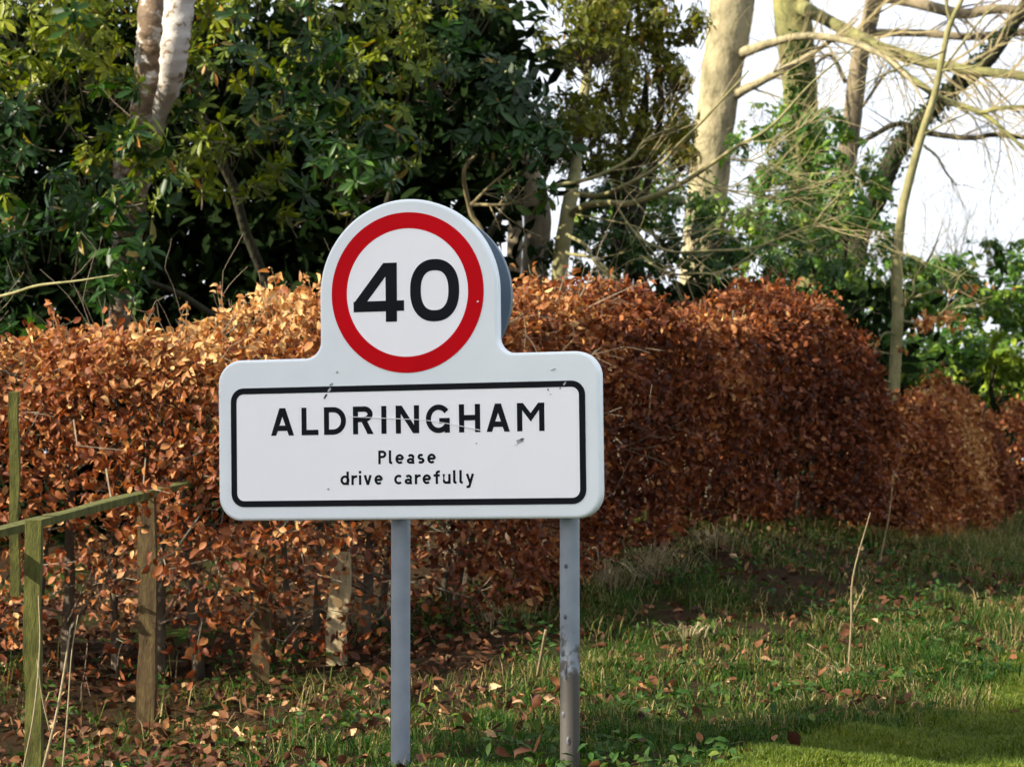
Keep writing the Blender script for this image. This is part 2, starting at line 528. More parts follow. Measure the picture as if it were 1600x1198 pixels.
def sign_outline(n=14):
    """outline of the moulded sign face: rectangle with a domed head, anticlockwise, (u,v)"""
    L, R = su(340.5), su(937)
    T, B = sv(555.5), sv(811.5)
    rc = .083
    cu = su(638); cv = sv(456.5); rr = .311 * 472 / PXM * 1.0
    fr = .055
    pts = []

    def arc(cx, cz, r, a0, a1, k=n):
        for i in range(k + 1):
            a = rad(a0 + (a1 - a0) * i / k)
            pts.append((cx + r * math.cos(a), cz + r * math.sin(a)))
    arc(L + rc, B + rc, rc, 180, 270)
    arc(R - rc, B + rc, rc, 270, 360)
    arc(R - rc, T - rc, rc, 0, 90)
    arc(cu + rr + fr, T + fr, fr, 270, 180)
    arc(cu, cv, rr, 0, 180, 48)
    arc(cu - rr - fr, T + fr, fr, 360, 270)
    arc(L + rc, T - rc, rc, 90, 180)
    return pts


def offset_poly(pts, d):
    n = len(pts); out = []
    for i in range(n):
        p0, p1, p2 = pts[i - 1], pts[i], pts[(i + 1) % n]
        t = Vector((p2[0] - p0[0], p2[1] - p0[1])).normalized()
        out.append((p1[0] - t.y * d, p1[1] + t.x * d))
    return out


def sign_box(mb, out, rings, back_y):
    """closed moulding: rings = [(inset, y)] from the back edge to the front face"""
    n = len(out); vs = []; fs = []
    for ins, y in rings:
        for u, v in offset_poly(out, ins): vs.append(sl(u, v, y))
    for k in range(len(rings) - 1):
        for i in range(n):
            j = (i + 1) % n
            fs.append((k * n + i, k * n + j, (k + 1) * n + j, (k + 1) * n + i))
    fs.append(tuple((len(rings) - 1) * n + i for i in range(n)))
    fs.append(tuple(range(n))[::-1])
    mb.add(vs, fs)


out = sign_outline()
mb = MB()
R_ = .011
rings = [(.0, .045), (.0, R_)] + [(R_ * (1 - math.cos(a)), R_ * (1 - math.sin(a))) for a in np.linspace(0.15, math.pi / 2, 7)]
sign_box(mb, out, rings, .045)
face = mb.build('face_panel', M['white'], None)
face.parent = sign
for p in face.data.polygons: p.use_smooth = len(p.vertices) == 4
# local part helper: geometry already in the sign's local frame


def sign_part(name, mb, mat, parent=None, smooth=False):
    o = mb.build(name, mat, None, smooth)
    o.parent = parent or sign
    return o


def slab(mb, loop, y0, y1):
    n = len(loop)
    vs = [sl(u, v, y0) for u, v in loop] + [sl(u, v, y1) for u, v in loop]
    fs = [tuple(range(n, 2 * n)), tuple(range(n))[::-1]] + [(i, (i + 1) % n, n + (i + 1) % n, n + i) for i in range(n)]
    mb.add(vs, fs)


def band(mb, outer, inner, y0, y1):
    n = len(outer)
    vs = []
    for lp, y in ((outer, y0), (outer, y1), (inner, y1), (inner, y0)):
        vs += [sl(u, v, y) for u, v in lp]
    fs = []
    for k in range(4):
        k2 = (k + 1) % 4
        for i in range(n):
            j = (i + 1) % n
            fs.append((k * n + i, k * n + j, k2 * n + j, k2 * n + i))
    mb.add(vs, fs)


def rrect(L, R, B, T, r, n=8):
    pts = []
    for cx, cz, a0 in ((L + r, B + r, 180), (R - r, B + r, 270), (R - r, T - r, 0), (L + r, T - r, 90)):
        for i in range(n + 1):
            a = rad(a0 + 90 * i / n)
            pts.append((cx + r * math.cos(a), cz + r * math.sin(a)))
    return pts


bL, bR, bT, bB = su(361), su(914.5), sv(600.5), sv(789.5)
th = 9.6 / PXM
mb = MB(); slab(mb, rrect(bL + th * .5, bR - th * .5, bB + th * .5, bT - th * .5, .032), .002, -.0010)
nameplate = sign_part('name_plate', mb, M['sheet'])
mb = MB(); band(mb, rrect(bL, bR, bB, bT, .046), rrect(bL + th, bR - th, bB + th, bT - th, .026), .0015, -.0022)
sign_part('black_border', mb, M['black'])
cu, cv = su(638), sv(456.5)
circ = lambda r, n=96: [(cu + r * math.cos(2 * math.pi * i / n), cv + r * math.sin(2 * math.pi * i / n)) for i in range(n)]
RO, RI = 125.8 / PXM, 100.6 / PXM
mb = MB(); slab(mb, circ(RI + .006), .002, -.0010)
roundel = sign_part('roundel_disc', mb, M['sheet'])
mb = MB(); band(mb, circ(RO), circ(RI), .0015, -.0022)
sign_part('red_ring', mb, M['red'])


def stroke(mb, pts, w, y1, closed=False):
    """flat ribbon slab with mitred joints"""
    P2 = [Vector(p) for p in pts]; n = len(P2)
    Lf, Rt = [], []
    for i in range(n):
        if closed:
            a, b = P2[i - 1], P2[(i + 1) % n]
        else:
            a, b = P2[max(i - 1, 0)], P2[min(i + 1, n - 1)]
        p = P2[i]
        d1 = (p - a); d2 = (b - p)
        if d1.length < 1e-9: d1 = d2
        if d2.length < 1e-9: d2 = d1
        d1 = d1.normalized(); d2 = d2.normalized()
        t = (d1 + d2).normalized()
        nn = Vector((-t.y, t.x))
        c = max(nn.dot(Vector((-d1.y, d1.x))), .35)
        Lf.append(p + nn * (w / 2 / c)); Rt.append(p - nn * (w / 2 / c))
    if closed:
        if sum(P2[i - 1].x * P2[i].y - P2[i].x * P2[i - 1].y for i in range(n)) > 0: Lf, Rt = Rt, Lf
        band(mb, [tuple(p) for p in Lf], [tuple(p) for p in Rt], .001, y1)
    else:
        m = len(Lf)
        loop = [tuple(p) for p in Rt] + [tuple(p) for p in reversed(Lf)]
        vs = [sl(u, v, .001) for u, v in loop] + [sl(u, v, y1) for u, v in loop]
        fs = []
        N = 2 * m
        for i in range(m - 1):
            q = (i, i + 1, N - 2 - i, N - 1 - i)
            fs.append(tuple(k + N for k in q)); fs.append(q[::-1])
        for i in range(N): fs.append((i, (i + 1) % N, N + (i + 1) % N, N + i))
        mb.add(vs, fs)


def earc(cx, cz, rx, rz, a0, a1, n=16):
    return [(cx + rx * math.cos(rad(a0 + (a1 - a0) * i / n)), cz + rz * math.sin(rad(a0 + (a1 - a0) * i / n))) for i in range(n + 1)]


# glyphs: list of (points, closed); unit box: cap height 1, x from 0 to width; s = stroke weight
def caps(ch, W, s):
    h = s / 2
    if ch == 'A':
        k = s * .52
        t = s * .58
        return [([(0, 0), (s * 1.04, 0), (W / 2 + t, 1), (W / 2 - t, 1)], 2), ([(W - s * 1.04, 0), (W, 0), (W / 2 + t, 1), (W / 2 - t, 1)], 2), ([(W * .2, .27), (W * .8, .27)], 0)]
    if ch == 'L': return [([(h, 1), (h, h), (W, h)], 0)]
    if ch == 'D':
        r = W - h - .30
        return [([(h, h)] + earc(W * .42, .5, W * .58 - h, .5 - h, -90, 90, 18) + [(h, 1 - h)], 1)]
    if ch == 'R':
        return [([(h, 0), (h, 1 - h), (W * .5, 1 - h)] + earc(W * .52, 1 - h - (.56 - s) / 2 - .0, W * .44 - h, (.56 - s) / 2 + .005, 90, -90, 14) + [(h, .44 + h * .9)], 0),
                ([(W * .36, .44 + h), (W - s * 1.2, 0), (W, 0), (W * .36 + s * 1.15, .44 + h)], 2)]
    if ch == 'I': return [([(h, 0), (h, 1)], 0)]
    if ch == 'N': return [([(h, 0), (h, 1)], 0), ([(W - h, 0), (W - h, 1)], 0), ([(0, 1), (W - s * 1.18, 0), (W, 0), (s * 1.18, 1)], 2)]
    if ch == 'G':
        return [(earc(W * .53, .5, W * .53 - h, .5 - h + .01, 38, 322, 30), 0), ([(W * .56, .43), (W - h, .43), (W - h, 0.0)], 0)]
    if ch == 'H': return [([(h, 0), (h, 1)], 0), ([(W - h, 0), (W - h, 1)], 0), ([(h, .52), (W - h, .52)], 0)]
    if ch == 'M':
        return [([(h, 0), (h, 1)], 0), ([(W - h, 0), (W - h, 1)], 0), ([(0, 1), (W / 2, .34), (W / 2, .34 + s * 1.55), (s * 1.15, 1)], 2), ([(W, 1), (W - s * 1.15, 1), (W / 2, .34 + s * 1.55), (W / 2, .34)], 2)]
    if ch == 'P':
        return [([(h, 0), (h, 1 - h), (W * .5, 1 - h)] + earc(W * .5, 1 - h - (.56 - s) / 2, W * .5 - h, (.56 - s) / 2, 90, -90, 14) + [(h, .44 + h)], 0)]


XH = .72


def lower(ch, s):
    """(strokes, width) with ascender height 1, x height XH"""
    h = s / 2; x = XH; c = x / 2
    if ch == 'l': return [([(h, 1), (h, .16)] + earc(h + .12, .16, .12, .16 - h, 180, 270, 6) + [(h + .17, h)], 0)], .30
    if ch == 'i': return [([(h, 0), (h, x)], 0), ([(h, .85), (h, .85 + s * 1.05)], 0)], s
    if ch == 'd': return [([(.60 - h, 0), (.60 - h, 1)], 0), (earc(.32, c, .32 - h, c - h, 0, 360, 24)[:-1], 1)], .60
    if ch == 'r': return [([(h, 0), (h, x)], 0), (earc(.36, x - h - .24, .36 - h, .24, 168, 80, 8), 0)], .37
    if ch == 'v': return [([(s * .5, x), (.29, 0)], 0), ([(.58 - s * .5, x), (.29, 0)], 0)], .58
    if ch == 'e': return [(earc(.30, c, .30 - h, c - h, 0, 312, 24), 0), ([(h, c), (.60 - h, c)], 0)], .60
    if ch == 'c': return [(earc(.32, c, .32 - h, c - h, 48, 312, 22), 0)], .55
    if ch == 'a': return [([(.54 - h, 0), (.54 - h, x * .62)] + earc(.29, x - h - .20, .25 - h, .20, 0, 150, 10), 0), (earc(.26, .215, .26 - h, .215 - h, 0, 360, 20)[:-1], 1)], .54
    if ch == 'f': return [([(.13 + h, 0), (.13 + h, .80)] + earc(.13 + .26, .80, .26 - h, .2 - h, 180, 80, 10), 0), ([(0, x - h), (.42, x - h)], 0)], .44
    if ch == 'u': return [([(h, x), (h, .24)] + earc(.28, .26, .28 - h, .26 - h, 180, 350, 12), 0), ([(.56 - h, 0), (.56 - h, x)], 0)], .56
    if ch == 'y': return [([(s * .5, x), (.31, .02)], 0), ([(.58 - s * .5, x), (.24, -.20), (.16, -.24), (.05, -.24)], 0)], .58
    if ch == 's':
        rr = c - s * .25
        top = earc(.25, x - h - (x - s) / 4, .235 - h, (x - s) / 4, 40, 270, 12)
        bot = earc(.25, h + (x - s) / 4, .25 - h, (x - s) / 4, 90, -145, 12)
        return [(top + bot[1:], 0)], .50


def put_glyph(strokes, u0, v0, sx, sz, w, name='letter', parent=None, y=-.0020):
    mb = MB()
    for i, (pts, closed) in enumerate(strokes):
        q = [(u0 + x * sx, v0 + z * sz) for x, z in pts]
        if closed == 2:
            if sum(q[j - 1][0] * q[j][1] - q[j][0] * q[j - 1][1] for j in range(len(q))) < 0: q = q[::-1]
            slab(mb, q, .001, y - .00012 * i)
        else:
            stroke(mb, q, w, y - .00012 * i, bool(closed))
    return sign_part(name, mb, M['black'], parent)


PXU = lambda p0, p1: (su(p0), su(p1))
vB, vT = sv(676.9), sv(633.3)
hC = vT - vB
for ch, p0, p1 in [('A', 423.4, 459.2), ('L', 471.2, 497.4), ('D', 506.3, 540.6), ('R', 551.6, 583.6), ('I', 595.9, 604.1), ('N', 618.4, 654.8),
                   ('G', 665.5, 702.7), ('H', 717.2, 750.2), ('A', 760.2, 796.3), ('M', 807.9, 850.6)]:
    u0, u1 = PXU(p0, p1)
    put_glyph(caps(ch, (u1 - u0) / hC, .192), u0, vB, hC, hC, .192 * hC, parent=nameplate)


def word(txt, p0, p1, base, asc, s=.178, space=.50):
    u0, u1 = PXU(p0, p1); v0 = sv(base); H = sv(asc) - v0
    gl = []
    for ch in txt:
        if ch == ' ': gl.append((None, space))
        elif ch == 'P': gl.append((caps('P', .62, s), .62))
        else:
            st_, w_ = lower(ch, s); kx = 1.0 if ch in 'il' else 1.14
            gl.append(([([(a * kx, b) for a, b in pts], c) for pts, c in st_], w_ * kx))
    tot = sum(g[1] for g in gl); gap = ((u1 - u0) / H - tot) / (len(gl) - 1)
    x = 0
    for st, w in gl:
        if st: put_glyph(st, u0 + x * H, v0, H, H, s * H, parent=nameplate)
        x += w + gap


word('Please', 590.6, 680.7, 724.4, 703.0)
word('drive carefully', 531, 740, 756.3, 735.2)
# numerals
u0, u1 = PXU(554.3, 633.2); v0 = sv(501.6); H = sv(409) - v0; W = (u1 - u0) / H; s = .198
n4 = lambda X, Y: ((X - 302) / 310 * W, (804 - Y) / 369)
put_glyph([([n4(500, 435), n4(570, 435), n4(568, 804), n4(500, 804)], 2), ([n4(302, 672), n4(612, 672), n4(612, 707), n4(612, 738), n4(302, 738)], 2),
           ([n4(302, 683), n4(487, 435), n4(520, 435), n4(520, 493), n4(383, 676), n4(302, 700)], 2)], u0, v0, H, H, s * H, 'numeral', roundel)
u0, u1 = PXU(643, 719.7); v0 = sv(503.3); H2 = sv(405.8) - v0; W = (u1 - u0) / H2; s0 = s * H / H2 * .96
zero = []
for i in range(64):
    a = 2 * math.pi * i / 64; e = .86
    zero.append((W / 2 + (W / 2 - s0 / 2) * math.copysign(abs(math.cos(a)) ** e, math.cos(a)), .5 + (.5 - s0 / 2) * math.copysign(abs(math.sin(a)) ** e, math.sin(a))))
put_glyph([(zero, 1)], u0, v0, H2, H2, s0 * H2, 'numeral', roundel)


# dents, chips and a scratch on the face
def blot(name, px, py, wpx, hpx, ang, mat, parent, y=-.0030, n=11, seed=0):
    rnd = random.Random(seed); u, v = su(px), sv(py + (px - 638) * .0126)
    lp = []
    for i in range(n):
        a = 2 * math.pi * i / n; k = rnd.uniform(.55, 1.15)
        x, z = math.cos(a) * wpx / PXM / 2 * k, math.sin(a) * hpx / PXM / 2 * k
        lp.append((u + x * math.cos(ang) - z * math.sin(ang), v + x * math.sin(ang) + z * math.cos(ang)))
    mb = MB(); slab(mb, lp, .0005, y)
    return sign_part(name, mb, mat, parent)


for k, (px, py, w, h, a, mt) in enumerate([(515, 608, 8, 5, .9, 'scuff'), (509, 618, 10, 4, .9, 'scuff_dark'), (518, 599, 6, 4, .6, 'scuff'), (811, 690, 15, 7, .35, 'scuff'), (806, 693, 6, 8, -.3, 'scratch'), (815, 687, 8, 3, .3, 'scuff_dark'),
                                           (883, 602, 7, 4, .8, 'scuff'), (876, 609, 4, 2.5, .7, 'scuff_dark'), (857, 611, 2.5, 5, .5, 'scuff'), (861, 618, 3, 1.6, 0, 'scuff'), (749, 473, 4, 3, .5, 'scratch'),
                                           (512, 764, 4, 3, .2, 'scuff'), (865, 580, 10, 1.6, .25, 'scuff'), (527, 580, 5, 3, .6, 'scuff'), (744, 693, 3, 1.6, .5, 'scuff')]):
    blot('scuff', px, py, w, h, a, M[mt], nameplate, -.0031 - .00007 * k, seed=k)
mb = MB()
stroke(mb, [(su(a), sv(b + (a - 638) * .0126)) for a, b in [(545, 650), (590, 652.4), (620, 653.8), (655, 655.6), (672, 657.5), (700, 662), (728, 667.5), (752, 673)]], 1.1 / PXM, -.0038)
sign_part('scratch', mb, M['scratch'], nameplate)

# the round housing of the sign facing the other way, brackets and posts
dz = .235
mb = MB()
rb = 136.0 / PXM
for ya, yb in ((dz, dz + .025),):
    lp = [(cu + rb * math.cos(2 * math.pi * i / 72), cv + rb * math.sin(2 * math.pi * i / 72)) for i in range(72)]
    slab(mb, [(u, v) for u, v in lp], yb, ya)
rear = sign_part('rear_disc', mb, M['grey_back'])
postR = 15.3 / PXM
yP = .045 + postR + .012


def metal_post_material(name, dirty):
    m, n, l, b = new_mat(name)
    tc = n.new('ShaderNodeTexCoord')
    nz = n.new('ShaderNodeTexNoise'); nz.inputs['Scale'].default_value = 12; nz.inputs['Detail'].default_value = 8
    l.new(tc.outputs['Object'], nz.inputs['Vector'])
    r = ramp(n, [(.3, (.16, .19, .225)), (.7, (.21, .245, .285))])
    l.new(nz.outputs['Fac'], r.inputs[0])
    sep = n.new('ShaderNodeSeparateXYZ'); l.new(tc.outputs['Object'], sep.inputs[0])
    n2 = n.new('ShaderNodeTexNoise'); n2.inputs['Scale'].default_value = 22; n2.inputs['Detail'].default_value = 9; n2.inputs['Roughness'].default_value = .7
    l.new(tc.outputs['Object'], n2.inputs['Vector'])
    mr = n.new('ShaderNodeMapRange'); mr.inputs[1].default_value = .6 if dirty else .42; mr.inputs[2].default_value = .05
    mr.inputs[3].default_value = -.22; mr.inputs[4].default_value = .42 if dirty else -.12
    l.new(sep.outputs['Z'], mr.inputs[0])
    ad = n.new('ShaderNodeMath'); ad.operation = 'ADD'; l.new(n2.outputs['Fac'], ad.inputs[0]); l.new(mr.outputs[0], ad.inputs[1])
    m2 = n.new('ShaderNodeMapRange'); m2.inputs[1].default_value = .50; m2.inputs[2].default_value = .62; l.new(ad.outputs[0], m2.inputs[0])
    mx = n.new('ShaderNodeMix'); mx.data_type = 'RGBA'
    l.new(m2.outputs[0], mx.inputs[0]); l.new(r.outputs[0], mx.inputs[6]); mx.inputs[7].default_value = (.05, .045, .038, 1)
    l.new(mx.outputs[2], b.inputs['Base Color'])
    b.inputs['Roughness'].default_value = .5
    bp = n.new('ShaderNodeBump'); bp.inputs['Strength'].default_value = .25; bp.inputs['Distance'].default_value = .004
    l.new(n2.outputs['Fac'], bp.inputs['Height']); l.new(bp.outputs[0], b.inputs['Normal'])
    return m


M['post'] = metal_post_material('grey_painted_post', False)
M['post_worn'] = metal_post_material('worn_grey_post', True)
for px, top, mt, lab in ((626.5, sv(345), 'post', None), (890, sv(575), 'post_worn', 'grey post with peeling dirty paint near the ground')):
    k = (px - 800) / F
    uP = (k * (D0 + yP * cy) - SX - yP * sy) / (cy + k * sy)
    w = Matrix.Translation(sign.location) @ Matrix.Rotation(-rad(YAW), 4, 'Z')
    g = w @ Vector((uP, yP, 0))
    z0 = gz1(g.x, g.y) - .25
    mb = MB()
    zs = list(np.linspace(z0, top, 26))
    mb.tube([(uP, yP, z) for z in zs], [postR] * len(zs), 24)
    o = sign_part('post', mb, M[mt], None, True)
    if lab: o['label'] = lab
    for zb in ((sv(780), sv(625)) if px > 700 else (sv(780), sv(625), sv(480))):
        mb = MB()
        ring = [(uP, yP, zb - .016), (uP, yP, zb + .016)]
        mb.tube(ring, [postR + .004] * 2, 20)
        sign_part('clamp', mb, M['grey_back'])
        mb = MB()
        a, b_ = .03, yP - .012
        vs = [(uP + x, y, zb + z) for x in (-.03, .03) for y in (a, b_) for z in (-.012, .012)]
        mb.add(vs, [(0, 1, 3, 2), (4, 6, 7, 5), (0, 4, 5, 1), (2, 3, 7, 6), (0, 2, 6, 4), (1, 5, 7, 3)])
        sign_part('bracket', mb, M['grey_back'])
    if px < 700:
        mb = MB()
        for zc in (sv(480), sv(425)):
            vs = [(uP + x, y, zc + z) for x in (-.03, .03) for y in (yP, dz + .005) for z in (-.012, .012)]
            mb.add(vs, [(0, 1, 3, 2), (4, 6, 7, 5), (0, 4, 5, 1), (2, 3, 7, 6), (0, 2, 6, 4), (1, 5, 7, 3)])
        sign_part('rear_bracket', mb, M['grey_back'])
    else:
        # torn flaps of coating and chips on the worn post
        for zc, ang, hh, ww in ((sv(1015), -.5, .028, .016), (sv(1045), -.15, .055, .010), (sv(1110), -.45, .022, .013), (sv(960), -.2, .018, .012), (sv(882), -.1, .016, .012), (sv(1150), .1, .03, .012)):
            mb = MB(); vs = []; nn = 9
            for i in range(nn):
                t = 2 * math.pi * i / nn
                aa = ang + ww / postR * .5 * math.cos(t)
                vs.append((uP + math.sin(aa) * (postR + .0012), yP - math.cos(aa) * (postR + .0012), zc + hh * .5 * math.sin(t)))
            vs.append((uP + math.sin(ang) * (postR + .005), yP - math.cos(ang) * (postR + .005), zc + hh * .12))
            mb.add(vs, [(i, (i + 1) % nn, nn) for i in range(nn)])
            sign_part('paint_flap', mb, M['scuff_dark'], o)

# ------------------------------------------------------------------ leaf scattering
def rot_from(axis, up, spin):
    """batch 3x3: x axis = leaf axis, z axis ~ leaf normal"""
    x = axis / np.linalg.norm(axis, axis=1, keepdims=True)
    z = up - (up * x).sum(1, keepdims=True) * x
    z /= np.maximum(np.linalg.norm(z, axis=1, keepdims=True), 1e-6)
    y = np.cross(z, x)
    c, s = np.cos(spin)[:, None], np.sin(spin)[:, None]
    y2 = y * c + z * s
    z2 = z * c - y * s
    return np.stack([x, y2, z2], axis=2)


def leaf_template(width, fold, curl, twist=0.0, stations=(0, .28, .62, 1.0), prof=(0.12, .92, .88, 0.06)):
    """leaf along +x, length 1; returns verts, tris"""
    V, T = [], []
    for x, p in zip(stations, prof):
        z = -curl * x * x
        w = width * .5 * p
        tw = twist * x
        for sgn in (-1, 0, 1):
            yy, zz = sgn * w, abs(sgn) * w * fold
            V.append((x * (1 - .25 * abs(curl) * x), yy * math.cos(tw) - zz * math.sin(tw), z + yy * math.sin(tw) + zz * math.cos(tw)))
    for i in range(len(stations) - 1):
        a = i * 3
        for k in (0, 1):
            T += [(a + k, a + 3 + k, a + 4 + k), (a + k, a + 4 + k, a + 1 + k)]
    return np.array(V), np.array(T)


BEECH = [leaf_template(.66, .35, .12), leaf_template(.56, .75, .42, .5), leaf_template(.6, .5, -.30, -.4), leaf_template(.5, 1.0, .6, .8)]
RHODO = [leaf_template(.30, .25, .12, 0, (0, .35, .72, 1), (.12, .85, 1, .05)), leaf_template(.27, .45, .28, .15, (0, .35, .72, 1), (.12, .85, 1, .05)), leaf_template(.32, .2, .02, -.1, (0, .35, .72, 1), (.12, .85, 1, .05))]
BROAD = [leaf_template(.42, .3, .15, 0, (0, .35, .7, 1), (.15, .95, .9, .05)), leaf_template(.38, .5, .3, .3, (0, .35, .7, 1), (.15, .95, .9, .05))]


def screen(pos):
    """photo pixel of world points"""
    y = pos[:, 1]; z = pos[:, 2] - EYE
    depth = y * CP + z * SP
    px = 800 + F * pos[:, 0] / depth
    py = 599 - F * (-y * SP + z * CP) / depth
    return px, py, depth


LEAFMESH = {}


def foliage(parent, name, tmpl, mat, pos, R, scale, tint, n_parts=0, part='leaf', front=None, key=''):
    """writes leaves as one 'stuff' part, the n_parts largest showing ones as objects of their own"""
    pos = np.asarray(pos); N = len(pos)
    which = rng.integers(0, len(tmpl), N)
    single = np.zeros(N, bool)
    if n_parts:
        px, py, dep = screen(pos)
        vis = (px > 5) & (px < 1595) & (py > 5) & (py < 1190) & ~((px > 335) & (px < 945) & (py > 540) & (py < 820)) & ~((px > 490) & (px < 810) & (py > 300) & (py < 600))
        facing = np.abs(R[:, 1, 2])
        score = scale / dep * (0.3 + facing) * vis
        if front is not None: score = score * front
        idx = np.argsort(-score)[:n_parts]
        idx = idx[score[idx] > 0]
        single[idx] = True
        levels = (.15, .35, .55, .75, .95)
        for i in idx:
            lv = min(range(5), key=lambda q: abs(levels[q] - tint[i]))
            kk = (key or name, int(which[i]), lv)
            if kk not in LEAFMESH:
                v, t = tmpl[which[i]]
                LEAFMESH[kk] = mesh_np(part, v, t, np.full(len(v), levels[lv]))
                LEAFMESH[kk].materials.append(mat)
            o = bpy.data.objects.new(part, LEAFMESH[kk])
            COL.objects.link(o)
            o.parent = parent
            m = np.eye(4); m[:3, :3] = R[i] * scale[i]; m[:3, 3] = pos[i]
            o.matrix_parent_inverse = parent.matrix_basis.inverted()
            o.matrix_basis = Matrix(m.tolist())
    Vs, Ts, Tn, off = [], [], [], 0
    for k, (v, t) in enumerate(tmpl):
        sel = np.where((which == k) & ~single)[0]
        if len(sel) == 0: continue
        W = np.einsum('nij,vj->nvi', R[sel], v) * scale[sel][:, None, None] + pos[sel][:, None, :]
        Vs.append(W.reshape(-1, 3))
        Ts.append((t[None] + (np.arange(len(sel)) * len(v))[:, None, None]).reshape(-1, 3) + off)
        Tn.append(np.repeat(tint[sel], len(v)))
        off += len(sel) * len(v)
    o = link(name, mesh_np(name, np.concatenate(Vs), np.concatenate(Ts), np.concatenate(Tn)), mat, parent)
    o['kind'] = 'stuff'
    return o


def nz3(p, s, seed=0.0):
    return np.array([mnoise.noise(Vector((a[0] * s + seed, a[1] * s + seed * .7, a[2] * s - seed))) for a in p])


def unit(n):
    v = rng.normal(size=(n, 3)); return v / np.linalg.norm(v, axis=1, keepdims=True)


# ------------------------------------------------------------------ hedges
def hedge(name, label, path, halfw, tops, n_leaf, n_parts, thin_left=False, round_=(5, 2.0), size=(.036, .066), stems=20, tint_shift=0.0, end_round=(False, True), seed=0, sun_shade_tint=0.0, sprouts=60, widen=1.0, crease=None, sprays=()):
    """path: list of (x, y) centre points in world metres, tops: height of the clipped top above sea at each"""
    rnd = random.Random(seed)
    Pp = spline([(x, y, t, 0) for (x, y), t in zip(path, tops)], 20)
    seg = np.linalg.norm(np.diff(Pp[:, :2], axis=0), axis=1); L = np.concatenate([[0], np.cumsum(seg)]); tot = L[-1]
    root = thing(name, label, 'hedge', (path[0][0], path[0][1], gz1(*path[0])), 0, 'clipped beech hedges along the verge')

    def centre(s):
        x = np.interp(s, L, Pp[:, 0]); y = np.interp(s, L, Pp[:, 1]); t = np.interp(s, L, Pp[:, 2])
        e = .1
        dx = np.interp(s + e, L, Pp[:, 0]) - np.interp(s - e, L, Pp[:, 0]); dy = np.interp(s + e, L, Pp[:, 1]) - np.interp(s - e, L, Pp[:, 1])
        ll = np.maximum(np.hypot(dx, dy), 1e-6)
        return x, y, t, dx / ll, dy / ll
    N = int(n_leaf * 1.35)
    s = rng.uniform(0, tot, N)
    # more leaves on the rounded end
    if end_round[1]:
        k = int(N * .12); s[:k] = tot - halfw * (1 - rng.uniform(0, 1, k) ** 2) * 1.0
    q = rng.uniform(0, 1, N)
    ang = np.where(q < .60, rng.uniform(-5, 55, N), np.where(q < .90, rng.uniform(50, 130, N), rng.uniform(125, 185, N)))
    a = np.radians(ang)
    e = np.interp(s / tot, [0, .5, .8, 1], [.62, .62, .95, 1.0] if round_[0] > 3 else [.95] * 4)
    ca = np.sign(np.cos(a)) * np.abs(np.cos(a)) ** e
    sa = np.sign(np.sin(a)) * np.abs(np.sin(a)) ** e
    x, y, t, dx, dy = centre(s)
    g = gz(x, y)
    shrink = np.ones(N)
    if end_round[1]: shrink = np.minimum(shrink, np.sqrt(np.clip(1 - np.clip((s - (tot - halfw)) / halfw, 0, 1) ** 2, 0.03, 1)))
    if end_round[0]: shrink = np.minimum(shrink, np.sqrt(np.clip(1 - np.clip((halfw - s) / halfw, 0, 1) ** 2, 0.03, 1)))
    if crease: shrink = shrink * (1 - .22 * np.exp(-((x - crease) / .16) ** 2))
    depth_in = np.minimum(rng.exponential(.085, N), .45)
    w = halfw * shrink * np.interp(s / tot, [0, .5, .85, 1], [1, 1, widen, widen])
    hgt = (t - g - .10) * (0.35 + .65 * shrink)
    nx_, ny_ = dy, -dx                      # towards the camera side
    base_z = g + .10
    full = np.stack([x + nx_ * ca * w, y + ny_ * ca * w, base_z + sa * hgt], -1)
    # front face spread over its height instead of bunching at the rim
    fr = ang < 55
    _top = 1.0
    full[fr, 2] = base_z[fr] + hgt[fr] * rng.uniform(-.02, .93, fr.sum())
    zrel = (full[:, 2] - base_z) / np.maximum(hgt, .1)
    rp = np.interp(s / tot, [0, .5, .8, 1], [round_[0], round_[0], round_[1], round_[1]])
    bulge = np.clip(1 - np.clip(zrel, 0, 1) ** rp, .0, 1) ** (1 / np.minimum(rp, 2.4))
    full[fr, 0] = x[fr] + nx_[fr] * w[fr] * bulge[fr]
    full[fr, 1] = y[fr] + ny_[fr] * w[fr] * bulge[fr]
    nrm = np.stack([nx_ * ca, ny_ * ca, np.maximum(sa, 0) * .9 + .0], -1)
    nrm[fr, 2] = np.clip((zrel[fr] - .55) * 1.4, 0, 1)
    nrm += np.stack([dx, dy, 0 * dx], -1) * (1 - shrink)[:, None] * 1.2
    nrm /= np.linalg.norm(nrm, axis=1, keepdims=True)
    lump = nz3(full, 1.5, seed) * .17 + nz3(full, 4.2, seed + 3) * .10
    pos = full + nrm * (lump - depth_in)[:, None]
    dens = nz3(full, 2.6, seed + 9) * .9 + nz3(full, 7, seed + 5) * .5
    keep = dens > -.50
    low = np.clip((.42 - zrel) / .42, 0, 1)
    keep &= rng.uniform(0, 1, N) > low * .35
    if thin_left:
        thin = np.clip((.62 - zrel) / .42, 0, 1) * np.clip((-.15 - pos[:, 0]) / .5 + .35, 0, 1)
        keep &= rng.uniform(0, 1, N) > thin * .90 - (dens > .28) * .35
    stick_out = rng.uniform(0, 1, N) < .035
    pos = pos + nrm * (stick_out * rng.uniform(.03, .13, N))[:, None]
    pos, nrm, depth_in, zrel = pos[keep], nrm[keep], depth_in[keep], zrel[keep]
    # loose sprays of leaves hanging in front of the stems
    ep, en = [], []
    spr = MB()
